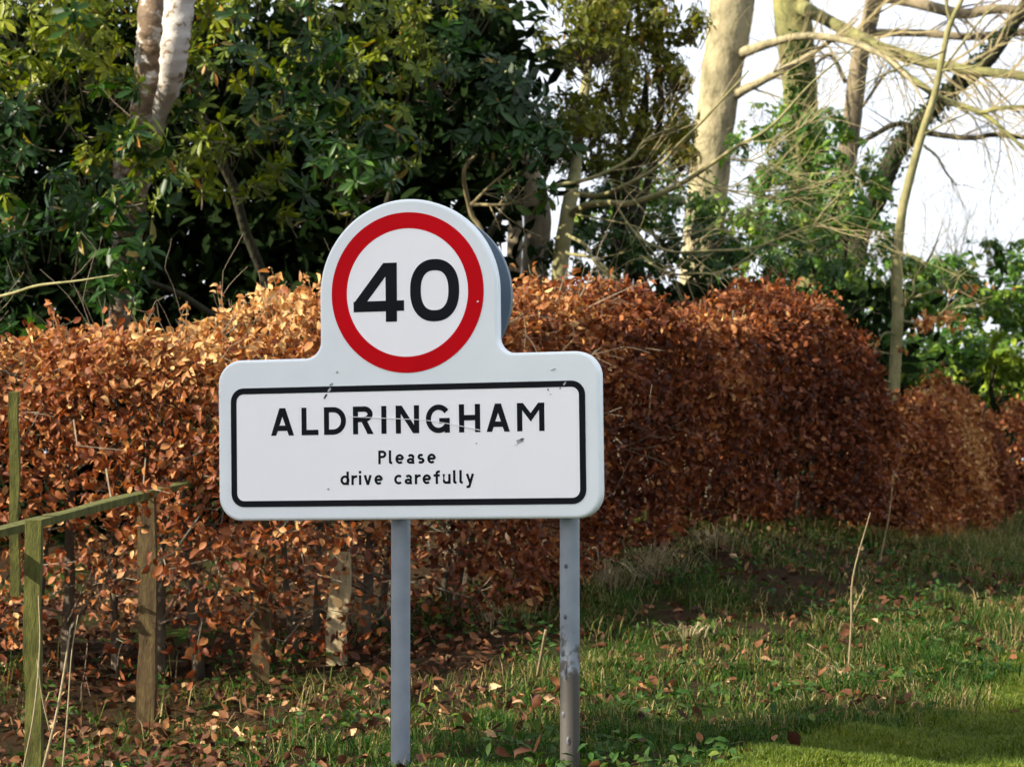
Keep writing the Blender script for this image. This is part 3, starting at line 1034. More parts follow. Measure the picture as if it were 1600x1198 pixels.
    for px, py, Yp, k in sprays:
        c = P(px, py, Yp); d = Vector((rnd.uniform(-1, 1), rnd.uniform(-.6, .2), rnd.uniform(-.25, .35))).normalized()
        q0 = c - d * .2 + Vector((0, .35, .12))
        spr.tube([q0, c - d * .12, c + d * .12], [.005, .004, .002], 3, cap=False)
        for j in range(k):
            o_ = c + d * rnd.uniform(-.15, .15) + Vector((rnd.gauss(0, .05), rnd.gauss(0, .06), rnd.gauss(0, .045)))
            ep.append(tuple(o_)); en.append((0, -1, .2))
    if ep:
        pos = np.concatenate([pos, ep]); nrm = np.concatenate([nrm, en]); depth_in = np.concatenate([depth_in, np.full(len(ep), .03)]); zrel = np.concatenate([zrel, np.full(len(ep), .35)])
        spr.build('spray_twigs', M['dark_twig'], root, False, 'stuff')
    # leafy shoots that stand clear of the clipped top
    tops_ = np.where((zrel > .9) & (rng.uniform(0, 1, len(pos)) < sprouts / max((zrel > .9).sum(), 1)))[0]
    shoots = MB(); ep, en = [], []
    for i in tops_:
        d = Vector((rnd.uniform(-.5, .5), rnd.uniform(-.5, .3), 1)).normalized(); ln = rnd.uniform(.06, .2); p0 = Vector(pos[i])
        shoots.tube([p0 - d * .1, p0 + d * ln * .6, p0 + d * ln], [.003, .002, .0012], 3, cap=False)
        for k in range(rnd.randint(2, 7)):
            ep.append(tuple(p0 + d * ln * rnd.uniform(.1, 1) + Vector((rnd.uniform(-.02, .02), rnd.uniform(-.02, .02), 0)))); en.append(tuple(d))
    if ep:
        pos = np.concatenate([pos, ep]); nrm = np.concatenate([nrm, en]); depth_in = np.concatenate([depth_in, np.zeros(len(ep))]); zrel = np.concatenate([zrel, np.ones(len(ep))])
        shoots.build('shoots', M['twig'], root, False, 'stuff')
    n = len(pos)
    out_ = unit(n)
    axis = out_ * .9 + nrm * .35 + np.array([0, 0, -.45])
    up = nrm * .9 + unit(n) * .9
    R = rot_from(axis, up, rng.uniform(-.6, .6, n))
    scale = rng.uniform(size[0], size[1], n)
    tint = np.clip(.42 + tint_shift + .30 * nz3(pos, 1.1, seed + 20) + rng.normal(0, .17, n) - depth_in * .5 + .12 * zrel + sun_shade_tint * .24 * np.clip((.2 - pos[:, 0]) / .8, 0, 1) * np.clip(zrel, 0, 1) - sun_shade_tint * .11 * np.clip((pos[:, 0] - .1) / .7, 0, 1), 0, 1)  # sun at upper left and shade at right are put into leaf tint
    front = (depth_in < .07).astype(float)
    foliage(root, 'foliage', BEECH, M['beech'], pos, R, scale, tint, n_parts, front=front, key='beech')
    # stems and inner twigs
    tw = MB()
    for i in range(stems):
        ss = tot * (i + rnd.uniform(.1, .9)) / stems
        cx, cy_, tt, ddx, ddy = [float(v) for v in centre(ss)]
        off = rnd.uniform(-.25, .25) * halfw
        bx, by = cx + ddy * off, cy_ - ddx * off
        z0 = gz1(bx, by); H_ = tt - z0
        r = rnd.uniform(.014, .03)
        lean = rnd.uniform(-.12, .12)
        st = MB()
        cpts = [(Vector((bx, by, z0 - .05)), r * 1.4), (Vector((bx + lean * .5, by + rnd.uniform(-.05, .05), z0 + H_ * .3)), r), (Vector((bx + lean, by + rnd.uniform(-.1, .1), z0 + H_ * .62)), r * .7), (Vector((bx + lean * 1.6, by, z0 + H_ * .92)), r * .3)]
        limb(st, cpts, 5, 6, .12, .03)
        st.build('stem', M['stem_bark'], root, True)
        for k in range(14 if thin_left and bx < .3 else 6):
            f = rnd.uniform(.08, .85)
            p = Vector((bx + lean * f, by, z0 + H_ * f))
            d = Vector((rnd.uniform(-1, 1), rnd.uniform(-1, .4), rnd.uniform(.0, .8)))
            twigs(tw, p, d, rnd.uniform(.3, .75) if thin_left and bx < .3 else rnd.uniform(.2, .42), r * .34, 2 if thin_left and bx < .3 else 1, rnd, 0, .8, 3)
    tw.build('twigs', M['dark_twig'], root, False, 'stuff')
    return root


def XY(px, Yp): return ((px - 800) / F * Yp * K, Yp * K)


def top_at(py, Yp): return EYE + (HORIZON - py) / F * Yp * K


hp = [XY(-330, 7.35), XY(0, 7.15), XY(300, 7.05), XY(560, 7.35), XY(800, 8.1), XY(985, 8.95), XY(1120, 9.55), XY(1215, 10.1), XY(1255, 10.5)]
ht = [top_at(a, b) for a, b in [(540, 7.35), (522, 7.15), (493, 7.05), (468, 7.35), (456, 8.1), (462, 8.95), (454, 9.55), (452, 10.1), (460, 10.5)]]
hedge('beech_hedge', 'long clipped beech hedge of brown dead leaves running behind the village sign', hp, .62, ht, 62000, 300, True, stems=44, seed=2, sun_shade_tint=1.0, sprouts=170, widen=1.4, crease=1.28,
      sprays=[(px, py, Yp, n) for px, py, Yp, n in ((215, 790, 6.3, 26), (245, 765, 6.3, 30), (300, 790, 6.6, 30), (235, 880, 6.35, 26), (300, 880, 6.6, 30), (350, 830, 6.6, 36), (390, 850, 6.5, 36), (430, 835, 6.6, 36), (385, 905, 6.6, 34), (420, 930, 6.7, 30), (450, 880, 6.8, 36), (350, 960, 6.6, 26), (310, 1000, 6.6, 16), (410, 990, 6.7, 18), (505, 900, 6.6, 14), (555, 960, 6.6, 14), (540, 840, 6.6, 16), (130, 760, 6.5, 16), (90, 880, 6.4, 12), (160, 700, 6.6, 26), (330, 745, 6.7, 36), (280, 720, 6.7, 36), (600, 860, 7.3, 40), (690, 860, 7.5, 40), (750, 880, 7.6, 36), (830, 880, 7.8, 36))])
hp2 = [XY(1385, 10.7), XY(1430, 11.6), XY(1480, 12.8), XY(1520, 13.8)]
ht2 = [top_at(a, b) for a, b in [(668, 10.7), (612, 11.6), (608, 12.8), (622, 13.8)]]
hedge('beech_hedge', 'short rounded brown beech hedge beyond the gap, beside the slender sapling', hp2, .42, ht2, 20000, 80, False, stems=8, tint_shift=.16, end_round=(True, True), seed=31, round_=(2.2, 2.0))
hp3 = [XY(1550, 14.7), XY(1590, 15.4), XY(1660, 17.0)]
ht3 = [top_at(a, b) for a, b in [(645, 14.7), (632, 15.4), (645, 17)]]
hedge('beech_hedge', 'farthest brown beech hedge, cut off by the right edge of the photo', hp3, .5, ht3, 9000, 30, False, stems=5, tint_shift=-.02, end_round=(True, False), seed=47, round_=(2.2, 2.0))

# ------------------------------------------------------------------ fence
fence = thing('wooden_fence', 'mossy post and rail fence half buried in the hedge at left', 'fence', P(50, 1230, 5.2))


def timber(mb, a, b, w, d, top_cut=0.0, n=7, seed=0):
    """slightly warped squared timber from a to b"""
    a, b = Vector(a), Vector(b); ax = (b - a).normalized()
    side = ax.cross(Vector((0, 1, 0))).normalized() if abs(ax.y) < .9 else ax.cross(Vector((0, 0, 1))).normalized()
    dep = ax.cross(side).normalized()
    vs, fs = [], []
    for i in range(n + 1):
        t = i / n; c = a.lerp(b, t) + side * mnoise.noise(Vector((seed * 3.7, t * 2, 0))) * .022 + dep * mnoise.noise(Vector((seed * 2.3, t * 2, 4))) * .012
        for sx, sd in ((-1, -1), (-.8, -1.12), (.8, -1.12), (1, -1), (1, 1), (-1, 1)):
            j = 1 + .22 * mnoise.noise(Vector((seed + sx, t * 6, sd)))
            vs.append(c + side * sx * w / 2 * j + dep * sd * d / 2 * j)
    for i in range(n):
        for k in range(6):
            fs.append((i * 6 + k, i * 6 + (k + 1) % 6, (i + 1) * 6 + (k + 1) % 6, (i + 1) * 6 + k))
    fs.append(tuple(range(6))[::-1]); fs.append(tuple(n * 6 + k for k in range(6)))
    mb.add(vs, fs)


for px, tp, bp_, Yp, w, mt, sd in ((53, 812, 1260, 5.25, .060, 'fence', 1), (231, 778, 1150, 6.5, .082, 'fence_brown', 2), (411, 800, 1066, 6.85, .09, 'fence_brown', 3)):
    mb = MB(); timber(mb, P(px, bp_ + 30, Yp), P(px - 1, tp, Yp), w, w * .9, seed=sd)
    mb.build('post', M[mt], fence)
mb = MB(); timber(mb, P(-150, 868, 4.8), P(345, 742, 7.1), .070, .03, n=12, seed=5)
mb.build('rail', M['fence'], fence)
stake = MB(); timber(stake, P(24, 930, 5.6), P(22, 612, 5.55), .036, .034, seed=7)
so = stake.build('wooden_stake', M['fence'])
tag(so, 'thin green wooden stake standing taller than the fence rail', 'stake')
mb = MB(); timber(mb, P(525, 1060, 7.0), P(533, 862, 7.0), .10, .09, seed=9)
tag(mb.build('tree_stump', M['pale_wood']), 'pale sunlit stump under the hedge left of the near sign post', 'stump')

# ------------------------------------------------------------------ shrubs of whorled leaves
def whorls(centres, dirs, sizes, per=(7, 11), droop=.35):
    """rosettes of leaves: returns pos, R, scale, id"""
    pos, ax, up, sc, ids = [], [], [], [], []
    for i in range(len(centres)):
        k = rng.integers(per[0], per[1])
        d = dirs[i]
        t = np.cross(d, [.3, .2, .9]); t /= np.linalg.norm(t); b = np.cross(d, t)
        ph = rng.uniform(0, 6.28)
        az = ph + np.arange(k) * 2.4 + rng.normal(0, .12, k)
        el = rng.uniform(-.25, .65, k) - droop * rng.uniform(-.3, 2.4)
        a = (np.cos(az)[:, None] * t + np.sin(az)[:, None] * b) * np.cos(el)[:, None] + d * np.sin(el)[:, None]
        u = d[None] * np.cos(el)[:, None] - (np.cos(az)[:, None] * t + np.sin(az)[:, None] * b) * np.sin(el)[:, None]
        pos.append(centres[i] + a * .008 + d * rng.uniform(-.02, .01, (k, 1))); ax.append(a + np.array([0, 0, -.12])); up.append(u)
        sc.append(sizes[i] * rng.uniform(.55, 1.2, k)); ids.append(np.full(k, i))
    pos, ax, up, sc, ids = map(np.concatenate, (pos, ax, up, sc, ids))
    return pos, rot_from(ax, up, rng.normal(0, .25, len(pos))), sc, ids


def ellipsoid_points(c, r, n, front_bias=.75):
    d = unit(int(n * 2.2))
    keep = (d[:, 1] < .25) | (rng.uniform(0, 1, len(d)) > front_bias)
    keep &= (d[:, 2] > -.75)
    d = d[keep][:n]
    rr = rng.uniform(.72, 1.04, len(d))
    nn = d / np.array(r); nn /= np.linalg.norm(nn, axis=1, keepdims=True)
    return np.array(c) + d * np.array(r) * rr[:, None], nn


def whorl_bush(name, label, blobs, dens, leaf, mat, n_parts, seed, tint0=.45, sun_mat=None, buds=False, tmpl=RHODO, per=(7, 11), cat='bush', inner=None, base=None, inner_mat=None, trunks=5):
    rnd = random.Random(seed)
    c0 = blobs[0][0]
    if base is None: base = (c0[0], c0[1])
    root = thing(name, label, cat, (base[0], base[1], gz1(*base)))
    C, D = [], []
    for c, r in blobs:
        area = (r[0] * r[2] + r[0] * r[1] + r[1] * r[2]) * 4.2
        p, d = ellipsoid_points(c, r, int(area * dens))
        C.append(p); D.append(d)
    C, D = np.concatenate(C), np.concatenate(D)
    hole = nz3(C, 1.6, seed) + .5 * nz3(C, 4, seed + 2)
    k = hole > -.2
    C, D = C[k], D[k]
    D = D + np.array([0, -.1, .45]) + unit(len(D)) * .45
    D /= np.linalg.norm(D, axis=1, keepdims=True)
    pos, R, sc, ids = whorls(C, D, rng.uniform(leaf[0], leaf[1], len(C)) * rng.choice([.7, .85, 1, 1.1], len(C)), per)
    tw = np.clip(tint0 + .36 * nz3(C, .9, seed + 7) + rng.normal(0, .10, len(C)), 0, 1)
    tint = np.clip(tw[ids] + rng.normal(0, .09, len(ids)), 0, 1)
    tint = np.where(rng.uniform(0, 1, len(ids)) < .02, 1.0, tint * .93)
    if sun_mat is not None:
        sunny = (nz3(C, .55, seed + 30) + .28 * (C[:, 2] - 2.9) + .55 * np.clip(-C[:, 0] - 1.3, -1.5, .6) + rng.normal(0, .16, len(C))) > .16  # whorls high and to the left get the sunlit leaf colour
        y = sunny[ids]
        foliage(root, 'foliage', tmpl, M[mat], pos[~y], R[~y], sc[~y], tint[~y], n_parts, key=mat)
        foliage(root, 'sunlit_foliage', tmpl, M[sun_mat], pos[y], R[y], sc[y] * .8, tint[y], n_parts // 4, key=sun_mat)
    else:
        foliage(root, 'foliage', tmpl, M[mat], pos, R, sc, tint, n_parts, key=mat)
    # shoots behind the whorls, and buds
    sh = MB(); bu = MB()
    for i in range(len(C)):
        p = Vector(C[i]); d = Vector(D[i])
        q = p - d * rnd.uniform(.10, .22) + Vector((rnd.uniform(-.05, .05), .06, -.05))
        sh.tube([p, (p + q) / 2 + Vector((0, 0, -.012)), q], [.003, .004, .005], 3, cap=False)
        if buds and rnd.random() < .35:
            L_ = rnd.uniform(.02, .034)
            bu.tube([p, p + d * L_ * .4, p + d * L_ * .8, p + d * L_], [.003, .008, .007, .001], 5, tint=rnd.random())
    sh.build('shoots', M['dark_twig'], root, False, 'stuff')
    if bu.v: bu.build('buds', M['bud'], root, True, 'stuff')
    # leaves deep inside, coloured near black for their deep shade
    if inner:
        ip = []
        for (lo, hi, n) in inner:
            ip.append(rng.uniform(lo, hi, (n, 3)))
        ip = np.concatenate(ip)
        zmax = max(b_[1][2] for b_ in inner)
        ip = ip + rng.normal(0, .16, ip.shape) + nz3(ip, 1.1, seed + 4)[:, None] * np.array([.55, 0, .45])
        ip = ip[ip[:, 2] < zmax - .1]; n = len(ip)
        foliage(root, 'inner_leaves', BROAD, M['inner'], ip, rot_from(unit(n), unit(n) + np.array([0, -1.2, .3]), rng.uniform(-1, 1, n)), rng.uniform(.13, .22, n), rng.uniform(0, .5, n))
    # crooked boughs from the ground
    for i in range(trunks):
        c, r = blobs[rnd.randrange(len(blobs))]
        b0 = Vector((base[0] + rnd.uniform(-1, 1) * .6, base[1] + rnd.uniform(0, .5), 0)); b0.z = gz1(b0.x, b0.y) - .1
        mb = MB()
        e_ = Vector(c)
        limb(mb, [(b0, .05), (b0.lerp(e_, .35) + Vector((rnd.uniform(-.3, .3), .2, .1)), .04), (b0.lerp(e_, .7) + Vector((rnd.uniform(-.2, .2), .1, .15)), .028), (e_, .012)], 6, 7, .1, .06)
        mb.build('bough', M['dark_bark'], root, True)
    return root


def B(px, py, Yp, r, rz=None, ry=None):
    return (tuple(P(px, py, Yp)), (r, ry or r, rz or r))


rh = [B(-20, 40, 9.1, .5), B(60, 60, 8.9, .52), B(150, 10, 9.3, .5), B(30, 190, 8.8, .5), B(130, 175, 8.95, .42), B(40, 320, 8.9, .45, .4), B(160, 300, 9.15, .36),
      B(90, 420, 9.1, .38, .28), B(-60, 440, 9.0, .5, .4), B(20, 490, 8.8, .3, .2), B(330, 30, 9.7, .42), B(420, 60, 9.3, .50), B(360, 160, 9.0, .42), B(480, 150, 9.5, .42), B(430, 250, 9.2, .36), B(330, 260, 9.4, .30), B(520, 260, 9.0, .30, .22),
      B(560, 60, 10.1, .48), B(640, 130, 10.2, .42), B(600, 225, 9.8, .30), B(560, 275, 9.0, .26, .15), B(700, 40, 10.4, .42), B(740, 130, 10.4, .42), B(800, 190, 10.3, .36), B(720, 230, 10.3, .36, .25), B(835, 235, 10.2, .26, .2), B(830, 300, 10.1, .20, .14), B(540, 325, 9.0, .13, .1), B(470, 335, 9.2, .16, .1), B(250, -60, 9.6, .5), B(450, -70, 9.7, .5), B(650, -60, 10.2, .45), B(200, -190, 9.4, .55), B(360, -210, 9.5, .55), B(215, 235, 8.62, .2, .16), B(190, 335, 8.75, .2, .16), B(255, 300, 8.8, .15), B(180, 150, 8.6, .16), B(200, 410, 8.7, .2, .16), B(165, 390, 8.8, .2, .2), B(215, 300, 8.55, .17, .15), B(185, 460, 8.75, .2, .12), B(235, 215, 8.5, .12)]
x0 = -3.6
whorl_bush('rhododendron_bush', 'big dark rhododendron with glossy leaf whorls filling the upper left', rh, 24, (.115, .165), 'rhodo', 300, 4, .40, 'rhodo_sun', True,
           inner=[((-4.9, 19.4, .3), (-.75, 20.6, 4.7), 12000), ((-5.2, 20.6, .3), (-.6, 22.5, 4.8), 24000), ((-.9, 19.4, 3.0), (.0, 20.4, 4.8), 2600), ((-.9, 20, .4), (-.2, 21, 3.0), 1500)], base=(-1.6, 18.9), trunks=4)

# small leaved evergreen tree, open to the sky
ho = [B(930, 255, 11.5, .28, .2), B(1005, 270, 11.9, .28, .22), B(1055, 245, 12, .22, .2), B(880, 235, 11.3, .2), B(910, 185, 11.0, .22), B(925, 90, 11.0, .28), B(930, 10, 11.0, .3), B(900, 30, 11.4, .42), B(985, 10, 11.6, .45), B(1045, 30, 11.5, .30), B(930, 110, 11.3, .36), B(1010, 110, 11.6, .36), B(1050, 135, 11.5, .2), B(880, 170, 11.2, .30), B(960, 190, 11.5, .30), B(1040, 195, 11.7, .26), B(1085, 40, 11.4, .15), B(860, 70, 11.2, .3), B(905, -80, 11.5, .5), B(1010, -80, 11.6, .4), B(1000, 235, 11.6, .2, .12)]
whorl_bush('evergreen_tree', 'small leaved evergreen tree with sky showing through, above the slender trunk', ho, 125, (.055, .095), 'holly', 120, 8, .62, None, False, BROAD, (5, 8), 'tree', base=(.75, 21.0), trunks=5)

# dark evergreen undergrowth behind the hedge
un = [B(905, 400, 11.5, .38, .3), B(985, 385, 11.6, .42, .34), B(1075, 400, 11.8, .42, .3), B(1160, 395, 12, .45, .36), B(1000, 300, 12.2, .4, .25), B(940, 330, 12.2, .32, .25), B(1060, 330, 12.4, .36, .2), B(1250, 420, 12.4, .42, .36), B(1290, 490, 13.0, .4, .34), B(1040, 240, 12.5, .25, .2)]
whorl_bush('evergreen_shrub', 'dark green shrub directly behind the hedge under the beech trunk', un, 42, (.065, .105), 'shrub', 100, 12, .42, None, False, BROAD, (6, 9), inner=[((.6, 22.4, .4), (3.4, 23.4, 2.7), 5000)], inner_mat='shrub', base=(1.4, 22.2), trunks=4)
un2 = [B(1110, 380, 13.6, .4, .3), B(1010, 250, 14.2, .3, .22), B(930, 350, 13.8, .34, .3), B(1140, 240, 15.4, .26, .22), B(1290, 200, 15, .26, .24), B(1330, 330, 13.6, .34, .3), B(1240, 360, 13.4, .4, .3), B(1180, 420, 13.2, .4, .3), B(1060, 300, 14.6, .42, .34), B(1000, 330, 14.4, .4, .3), B(960, 280, 14.6, .32, .26), B(1185, 190, 14.8, .22, .24), B(1290, 270, 14.4, .3, .3), B(1225, 290, 14.0, .34, .3), B(1170, 250, 14.3, .42, .36), B(1240, 220, 14.5, .36, .45), B(1210, 330, 14.2, .48, .4), B(1300, 320, 14.4, .44, .4), B(1350, 380, 14.2, .36, .36), B(1260, 400, 14.0, .5, .36), B(1150, 330, 14.3, .38, .4), B(1330, 250, 14.6, .24, .3), B(1370, 300, 14.6, .2, .25), B(1330, 450, 14, .45, .35)]
whorl_bush('evergreen_shrub', 'tall sunlit green shrub around the beech trunk and the leaning trunk', un2, 46, (.075, .125), 'laurel', 120, 15, .50, None, False, BROAD, (6, 9), inner=[((.6, 27.2, .4), (4.0, 28.2, 3.0), 7000)], inner_mat='shrub', base=(3.2, 26.3), trunks=4)
la = [B(1345, 540, 13.0, .40, .36), B(1420, 560, 13.6, .42, .34), B(1440, 470, 13.8, .34, .28), B(1350, 620, 13.0, .4, .3), B(1490, 470, 16.0, .42, .34), B(1560, 450, 16.6, .44, .36), B(1530, 400, 16.8, .32, .24), B(1600, 410, 16.8, .36, .3), B(1480, 420, 16.4, .32, .2), B(1640, 500, 16.6, .55, .4), B(1420, 420, 14, .25, .15), B(1480, 540, 15.6, .46, .36), B(1440, 610, 14.2, .4, .3), B(1540, 500, 16.4, .46, .36), B(1590, 480, 16.2, .36, .26)]
whorl_bush('laurel_bush', 'green laurel bush behind the slender sapling, below the white sky', la, 42, (.10, .15), 'laurel', 120, 19, .50, None, False, BROAD, (6, 9), inner=[((3.1, 24.9, .4), (4.4, 26.2, 1.9), 3000), ((4.4, 31.0, .4), (7.6, 32.0, 2.5), 5000)], inner_mat='shrub', base=(4.2, 26.5), trunks=3)
lb = [B(1540, 560, 16.4, .42, .26), B(1600, 590, 16.4, .46, .30), B(1500, 580, 16.2, .28, .2), B(1660, 560, 16.6, .5, .35), B(1575, 625, 16.4, .4, .22), B(1570, 545, 16.0, .3, .2)]
whorl_bush('laurel_bush', 'bright yellow green laurel at the right edge above the far hedge', lb, 50, (.12, .18), 'laurel', 100, 23, .95, None, False, BROAD, (6, 9), base=(5.6, 30.0), trunks=3)

# ------------------------------------------------------------------ trees
def tree(name, label, mat, trunk, branches=(), twig=None, twig_mat='twig', sides=14, seed=0, jitter=.07, extra_up=None, tw_spec=None):
    """trunk: [(px,py,Yp,width_px)], branches: lists of the same"""
    rnd = random.Random(seed)
    conv = lambda L_: [(P(a, b, y), w / F * y * K / 2) for a, b, y, w in L_]
    tp = conv(trunk)
    root = thing(name, label, 'tree', (tp[0][0].x, tp[0][0].y, gz1(tp[0][0].x, tp[0][0].y)))
    foot = Vector((tp[0][0].x, tp[0][0].y, gz1(tp[0][0].x, tp[0][0].y) - .2))
    if foot.z < tp[0][0].z - .3: tp = [(foot, tp[0][1] * 1.25)] + tp
    if extra_up: tp += [(tp[-1][0] + Vector(extra_up), tp[-1][1] * .75)]
    mb = MB(); limb(mb, tp, 10, sides, jitter); mb.build('trunk', M[mat], root, True)
    tw = MB()
    for br in branches:
        bp = conv(br)
        mb = MB(); sp = limb(mb, bp, 8, 8, .10, .02); mb.build('branch', M[mat], root, True)
        if twig:
            n, ln, dp = twig
            for k in range(n):
                i = rnd.randrange(len(sp) // 4, len(sp) - 1)
                p = Vector(sp[i, :3]); dd = Vector(sp[min(i + 1, len(sp) - 1), :3]) - Vector(sp[i - 1, :3])
                dd.normalize()
                side = Vector((rnd.uniform(-.4, .4), rnd.uniform(-.5, .5), rnd.choice((-1, 1)) * rnd.uniform(.3, 1)))
                twigs(tw, p, dd + side * .9, ln * rnd.uniform(.5, 1.2), max(sp[i, 3] * .35, .005), dp, rnd, .0, .8, 3)
    if tw.v: tw.build('twigs', M[twig_mat], root, False, 'stuff')
    return root


# birch inside the rhododendron
bt = thing('birch_tree', 'white birch with peeling brown patches rising through the rhododendron', 'tree', (P(195, 480, 9.2).x, 9.2 * K, 0.2))
for pts, ti in (([(178, 560, 9.3, 30), (190, 440, 9.25, 40), (207, 350, 9.15, 46), (205, 250, 9.05, 56), (222, 190, 8.95, 44), (238, 90, 8.9, 56), (240, 20, 8.85, 44), (250, -120, 8.9, 44)], .38),
                ([(212, 330, 9.2, 12), (236, 250, 9.05, 22), (250, 170, 8.9, 28), (268, 95, 8.72, 42), (280, 20, 8.7, 46), (292, -60, 8.7, 44), (300, -160, 8.75, 42)], .26)):
    c_ = [(P(a, b, y), w / F * y * K / 2) for a, b, y, w in pts]
    if ti > .4:
        mb = MB(); limb(mb, [(Vector((c_[0][0].x - .03, c_[0][0].y, 0.0)), .13), (c_[0][0].lerp(c_[1][0], -.6), .085), (c_[0][0], c_[0][1] * 1.1), (c_[1][0], c_[1][1] * 1.04)], 10, 14, .18, .02, tint=.9); mb.build('trunk_base', M['birch'], bt, True)
    mb = MB(); limb(mb, c_, 14, 18, .16, .03, tint=ti); mb.build('trunk', M['birch'], bt, True)

tree('beech_tree', 'thick pale beech trunk lit from the left, right of the evergreen', 'beech_bark',
     [(1092, 470, 16, 64), (1106, 300, 16, 64), (1116, 200, 16, 64), (1130, 100, 16, 66), (1144, 10, 16, 72), (1156, -150, 16, 66)],
     [[(1125, 165, 16, 20), (1165, 140, 15.9, 15), (1220, 112, 15.8, 11), (1290, 70, 15.6, 7), (1340, 30, 15.4, 3)],
      [(1140, 92, 16, 22), (1190, 72, 15.8, 15), (1255, 57, 15.6, 12), (1320, 62, 15.4, 11), (1372, 84, 15.2, 9), (1420, 124, 15.0, 6), (1450, 170, 14.9, 2)]], (16, 1.3, 2), seed=3, extra_up=(.3, .2, 3))
tree('mossy_tree', 'greenish ivy hung trunk with long boughs reaching right across the sky', 'mossy_bark',
     [(1268, 480, 16.6, 56), (1258, 300, 16.6, 54), (1252, 180, 16.6, 54), (1245, 80, 16.6, 58), (1236, 0, 16.6, 60), (1230, -140, 16.6, 56)],
     [[(1250, 10, 16.5, 26), (1285, 27, 16.2, 20), (1340, 55, 16, 20), (1375, 75, 15.8, 20), (1450, 98, 15.6, 18), (1500, 107, 15.5, 16), (1560, 115, 15.4, 15), (1640, 128, 15.2, 13)],
      [(1370, 74, 15.8, 12), (1415, 115, 15.6, 11), (1470, 152, 15.4, 11), (1535, 178, 15.2, 9), (1562, 197, 15.1, 7), (1610, 240, 15, 5)],
      [(1530, 177, 15.2, 7), (1562, 169, 15.1, 7), (1620, 166, 15, 6)]], (16, 1.2, 2), seed=7, extra_up=(-.1, .2, 3))
tree('leaning_tree', 'slim brown trunk leaning right in front of the white sky', 'grey_bark',
     [(1308, 480, 17, 34), (1318, 300, 17, 34), (1332, 180, 17, 31), (1345, 80, 17, 28), (1362, 20, 17, 27), (1385, -110, 17, 24)],
     [[(1362, 52, 17, 13), (1430, 52, 16.9, 12), (1500, 57, 16.8, 12), (1570, 53, 16.7, 12), (1640, 46, 16.6, 12)],
      [(1368, -10, 17, 22), (1430, 4, 16.8, 18), (1500, 22, 16.6, 17), (1560, 13, 16.5, 15), (1640, 24, 16.4, 14)],
      [(1322, 130, 17, 7), (1300, 88, 17, 7), (1275, 100, 16.9, 5), (1250, 125, 16.8, 3)],
      [(1330, 190, 17, 6), (1380, 120, 16.9, 5), (1400, 112, 16.8, 3)]], (12, 1.2, 2), 'dark_twig', 10, seed=12, extra_up=(.3, 0, 2.5))
dt = tree('ivy_tree', 'dark ivy covered trunk slanting up to the right corner', 'dark_bark',
          [(1335, 420, 15.6, 36), (1375, 300, 15.6, 32), (1402, 236, 15.6, 30), (1440, 190, 15.6, 27), (1478, 148, 15.6, 26), (1537, 100, 15.6, 25), (1580, 42, 15.6, 22), (1640, -50, 15.6, 20)],
          [[(1440, 205, 15.6, 10), (1475, 211, 15.5, 9), (1520, 216, 15.4, 8), (1560, 211, 15.3, 8), (1640, 221, 15.2, 6)],
           [(1435, 198, 15.6, 9), (1395, 196, 15.5, 9), (1365, 212, 15.4, 8), (1340, 230, 15.3, 5)],
           [(1445, 228, 15.4, 5), (1466, 243, 15.3, 4), (1480, 270, 15.2, 3.5), (1494, 290, 15.2, 2)]], (8, .6, 2), 'dark_twig', 10, seed=21, extra_up=(.5, 0, .8))
# ivy leaves on the slanting trunk and on the mossy trunk
def ivy_on(root, line, n, spread, tint0=.4):
    s_ = spline([(*P(a, b, y), w) for a, b, y, w in line], 30)
    i = rng.integers(0, len(s_), n)
    p = s_[i, :3] + unit(n) * (s_[i, 3] / F * 28)[:, None] * rng.uniform(.7, spread, (n, 1))
    foliage(root, 'ivy', BROAD, M['ivy'], p, rot_from(unit(n) + np.array([0, 0, -.5]), unit(n) + np.array([0, -1, .4]), rng.uniform(-1, 1, n)), rng.uniform(.05, .09, n), np.clip(rng.normal(tint0, .2, n), 0, 1))


ivy_on(dt, [(1335, 420, 15.6, 40), (1402, 236, 15.6, 26), (1478, 148, 15.6, 18), (1590, 30, 15.6, 12)], 1100, 1.1)
mt_ = [o for o in COL.objects if o.name.startswith('mossy_tree')][0]
ivy_on(mt_, [(1268, 420, 16.4, 50), (1256, 260, 16.4, 42), (1250, 160, 16.4, 30), (1246, 60, 16.4, 20)], 1200, 1.0, .6)
tree('background_tree', 'broad grey trunk just right of the roundel above the hedge', 'grey_bark', [(838, 520, 12.6, 42), (836, 420, 12.6, 42), (838, 330, 12.6, 44), (806, 200, 12.6, 42), (770, -60, 12.6, 40)], seed=5, extra_up=(0, 0, 2))
tree('background_tree', 'narrow grey trunk between the roundel and the broad trunk', 'grey_bark', [(803, 520, 12.9, 24), (803, 420, 12.9, 24), (804, 330, 12.9, 24), (780, 200, 12.9, 22), (740, -60, 12.9, 20)], seed=6, extra_up=(0, 0, 2))
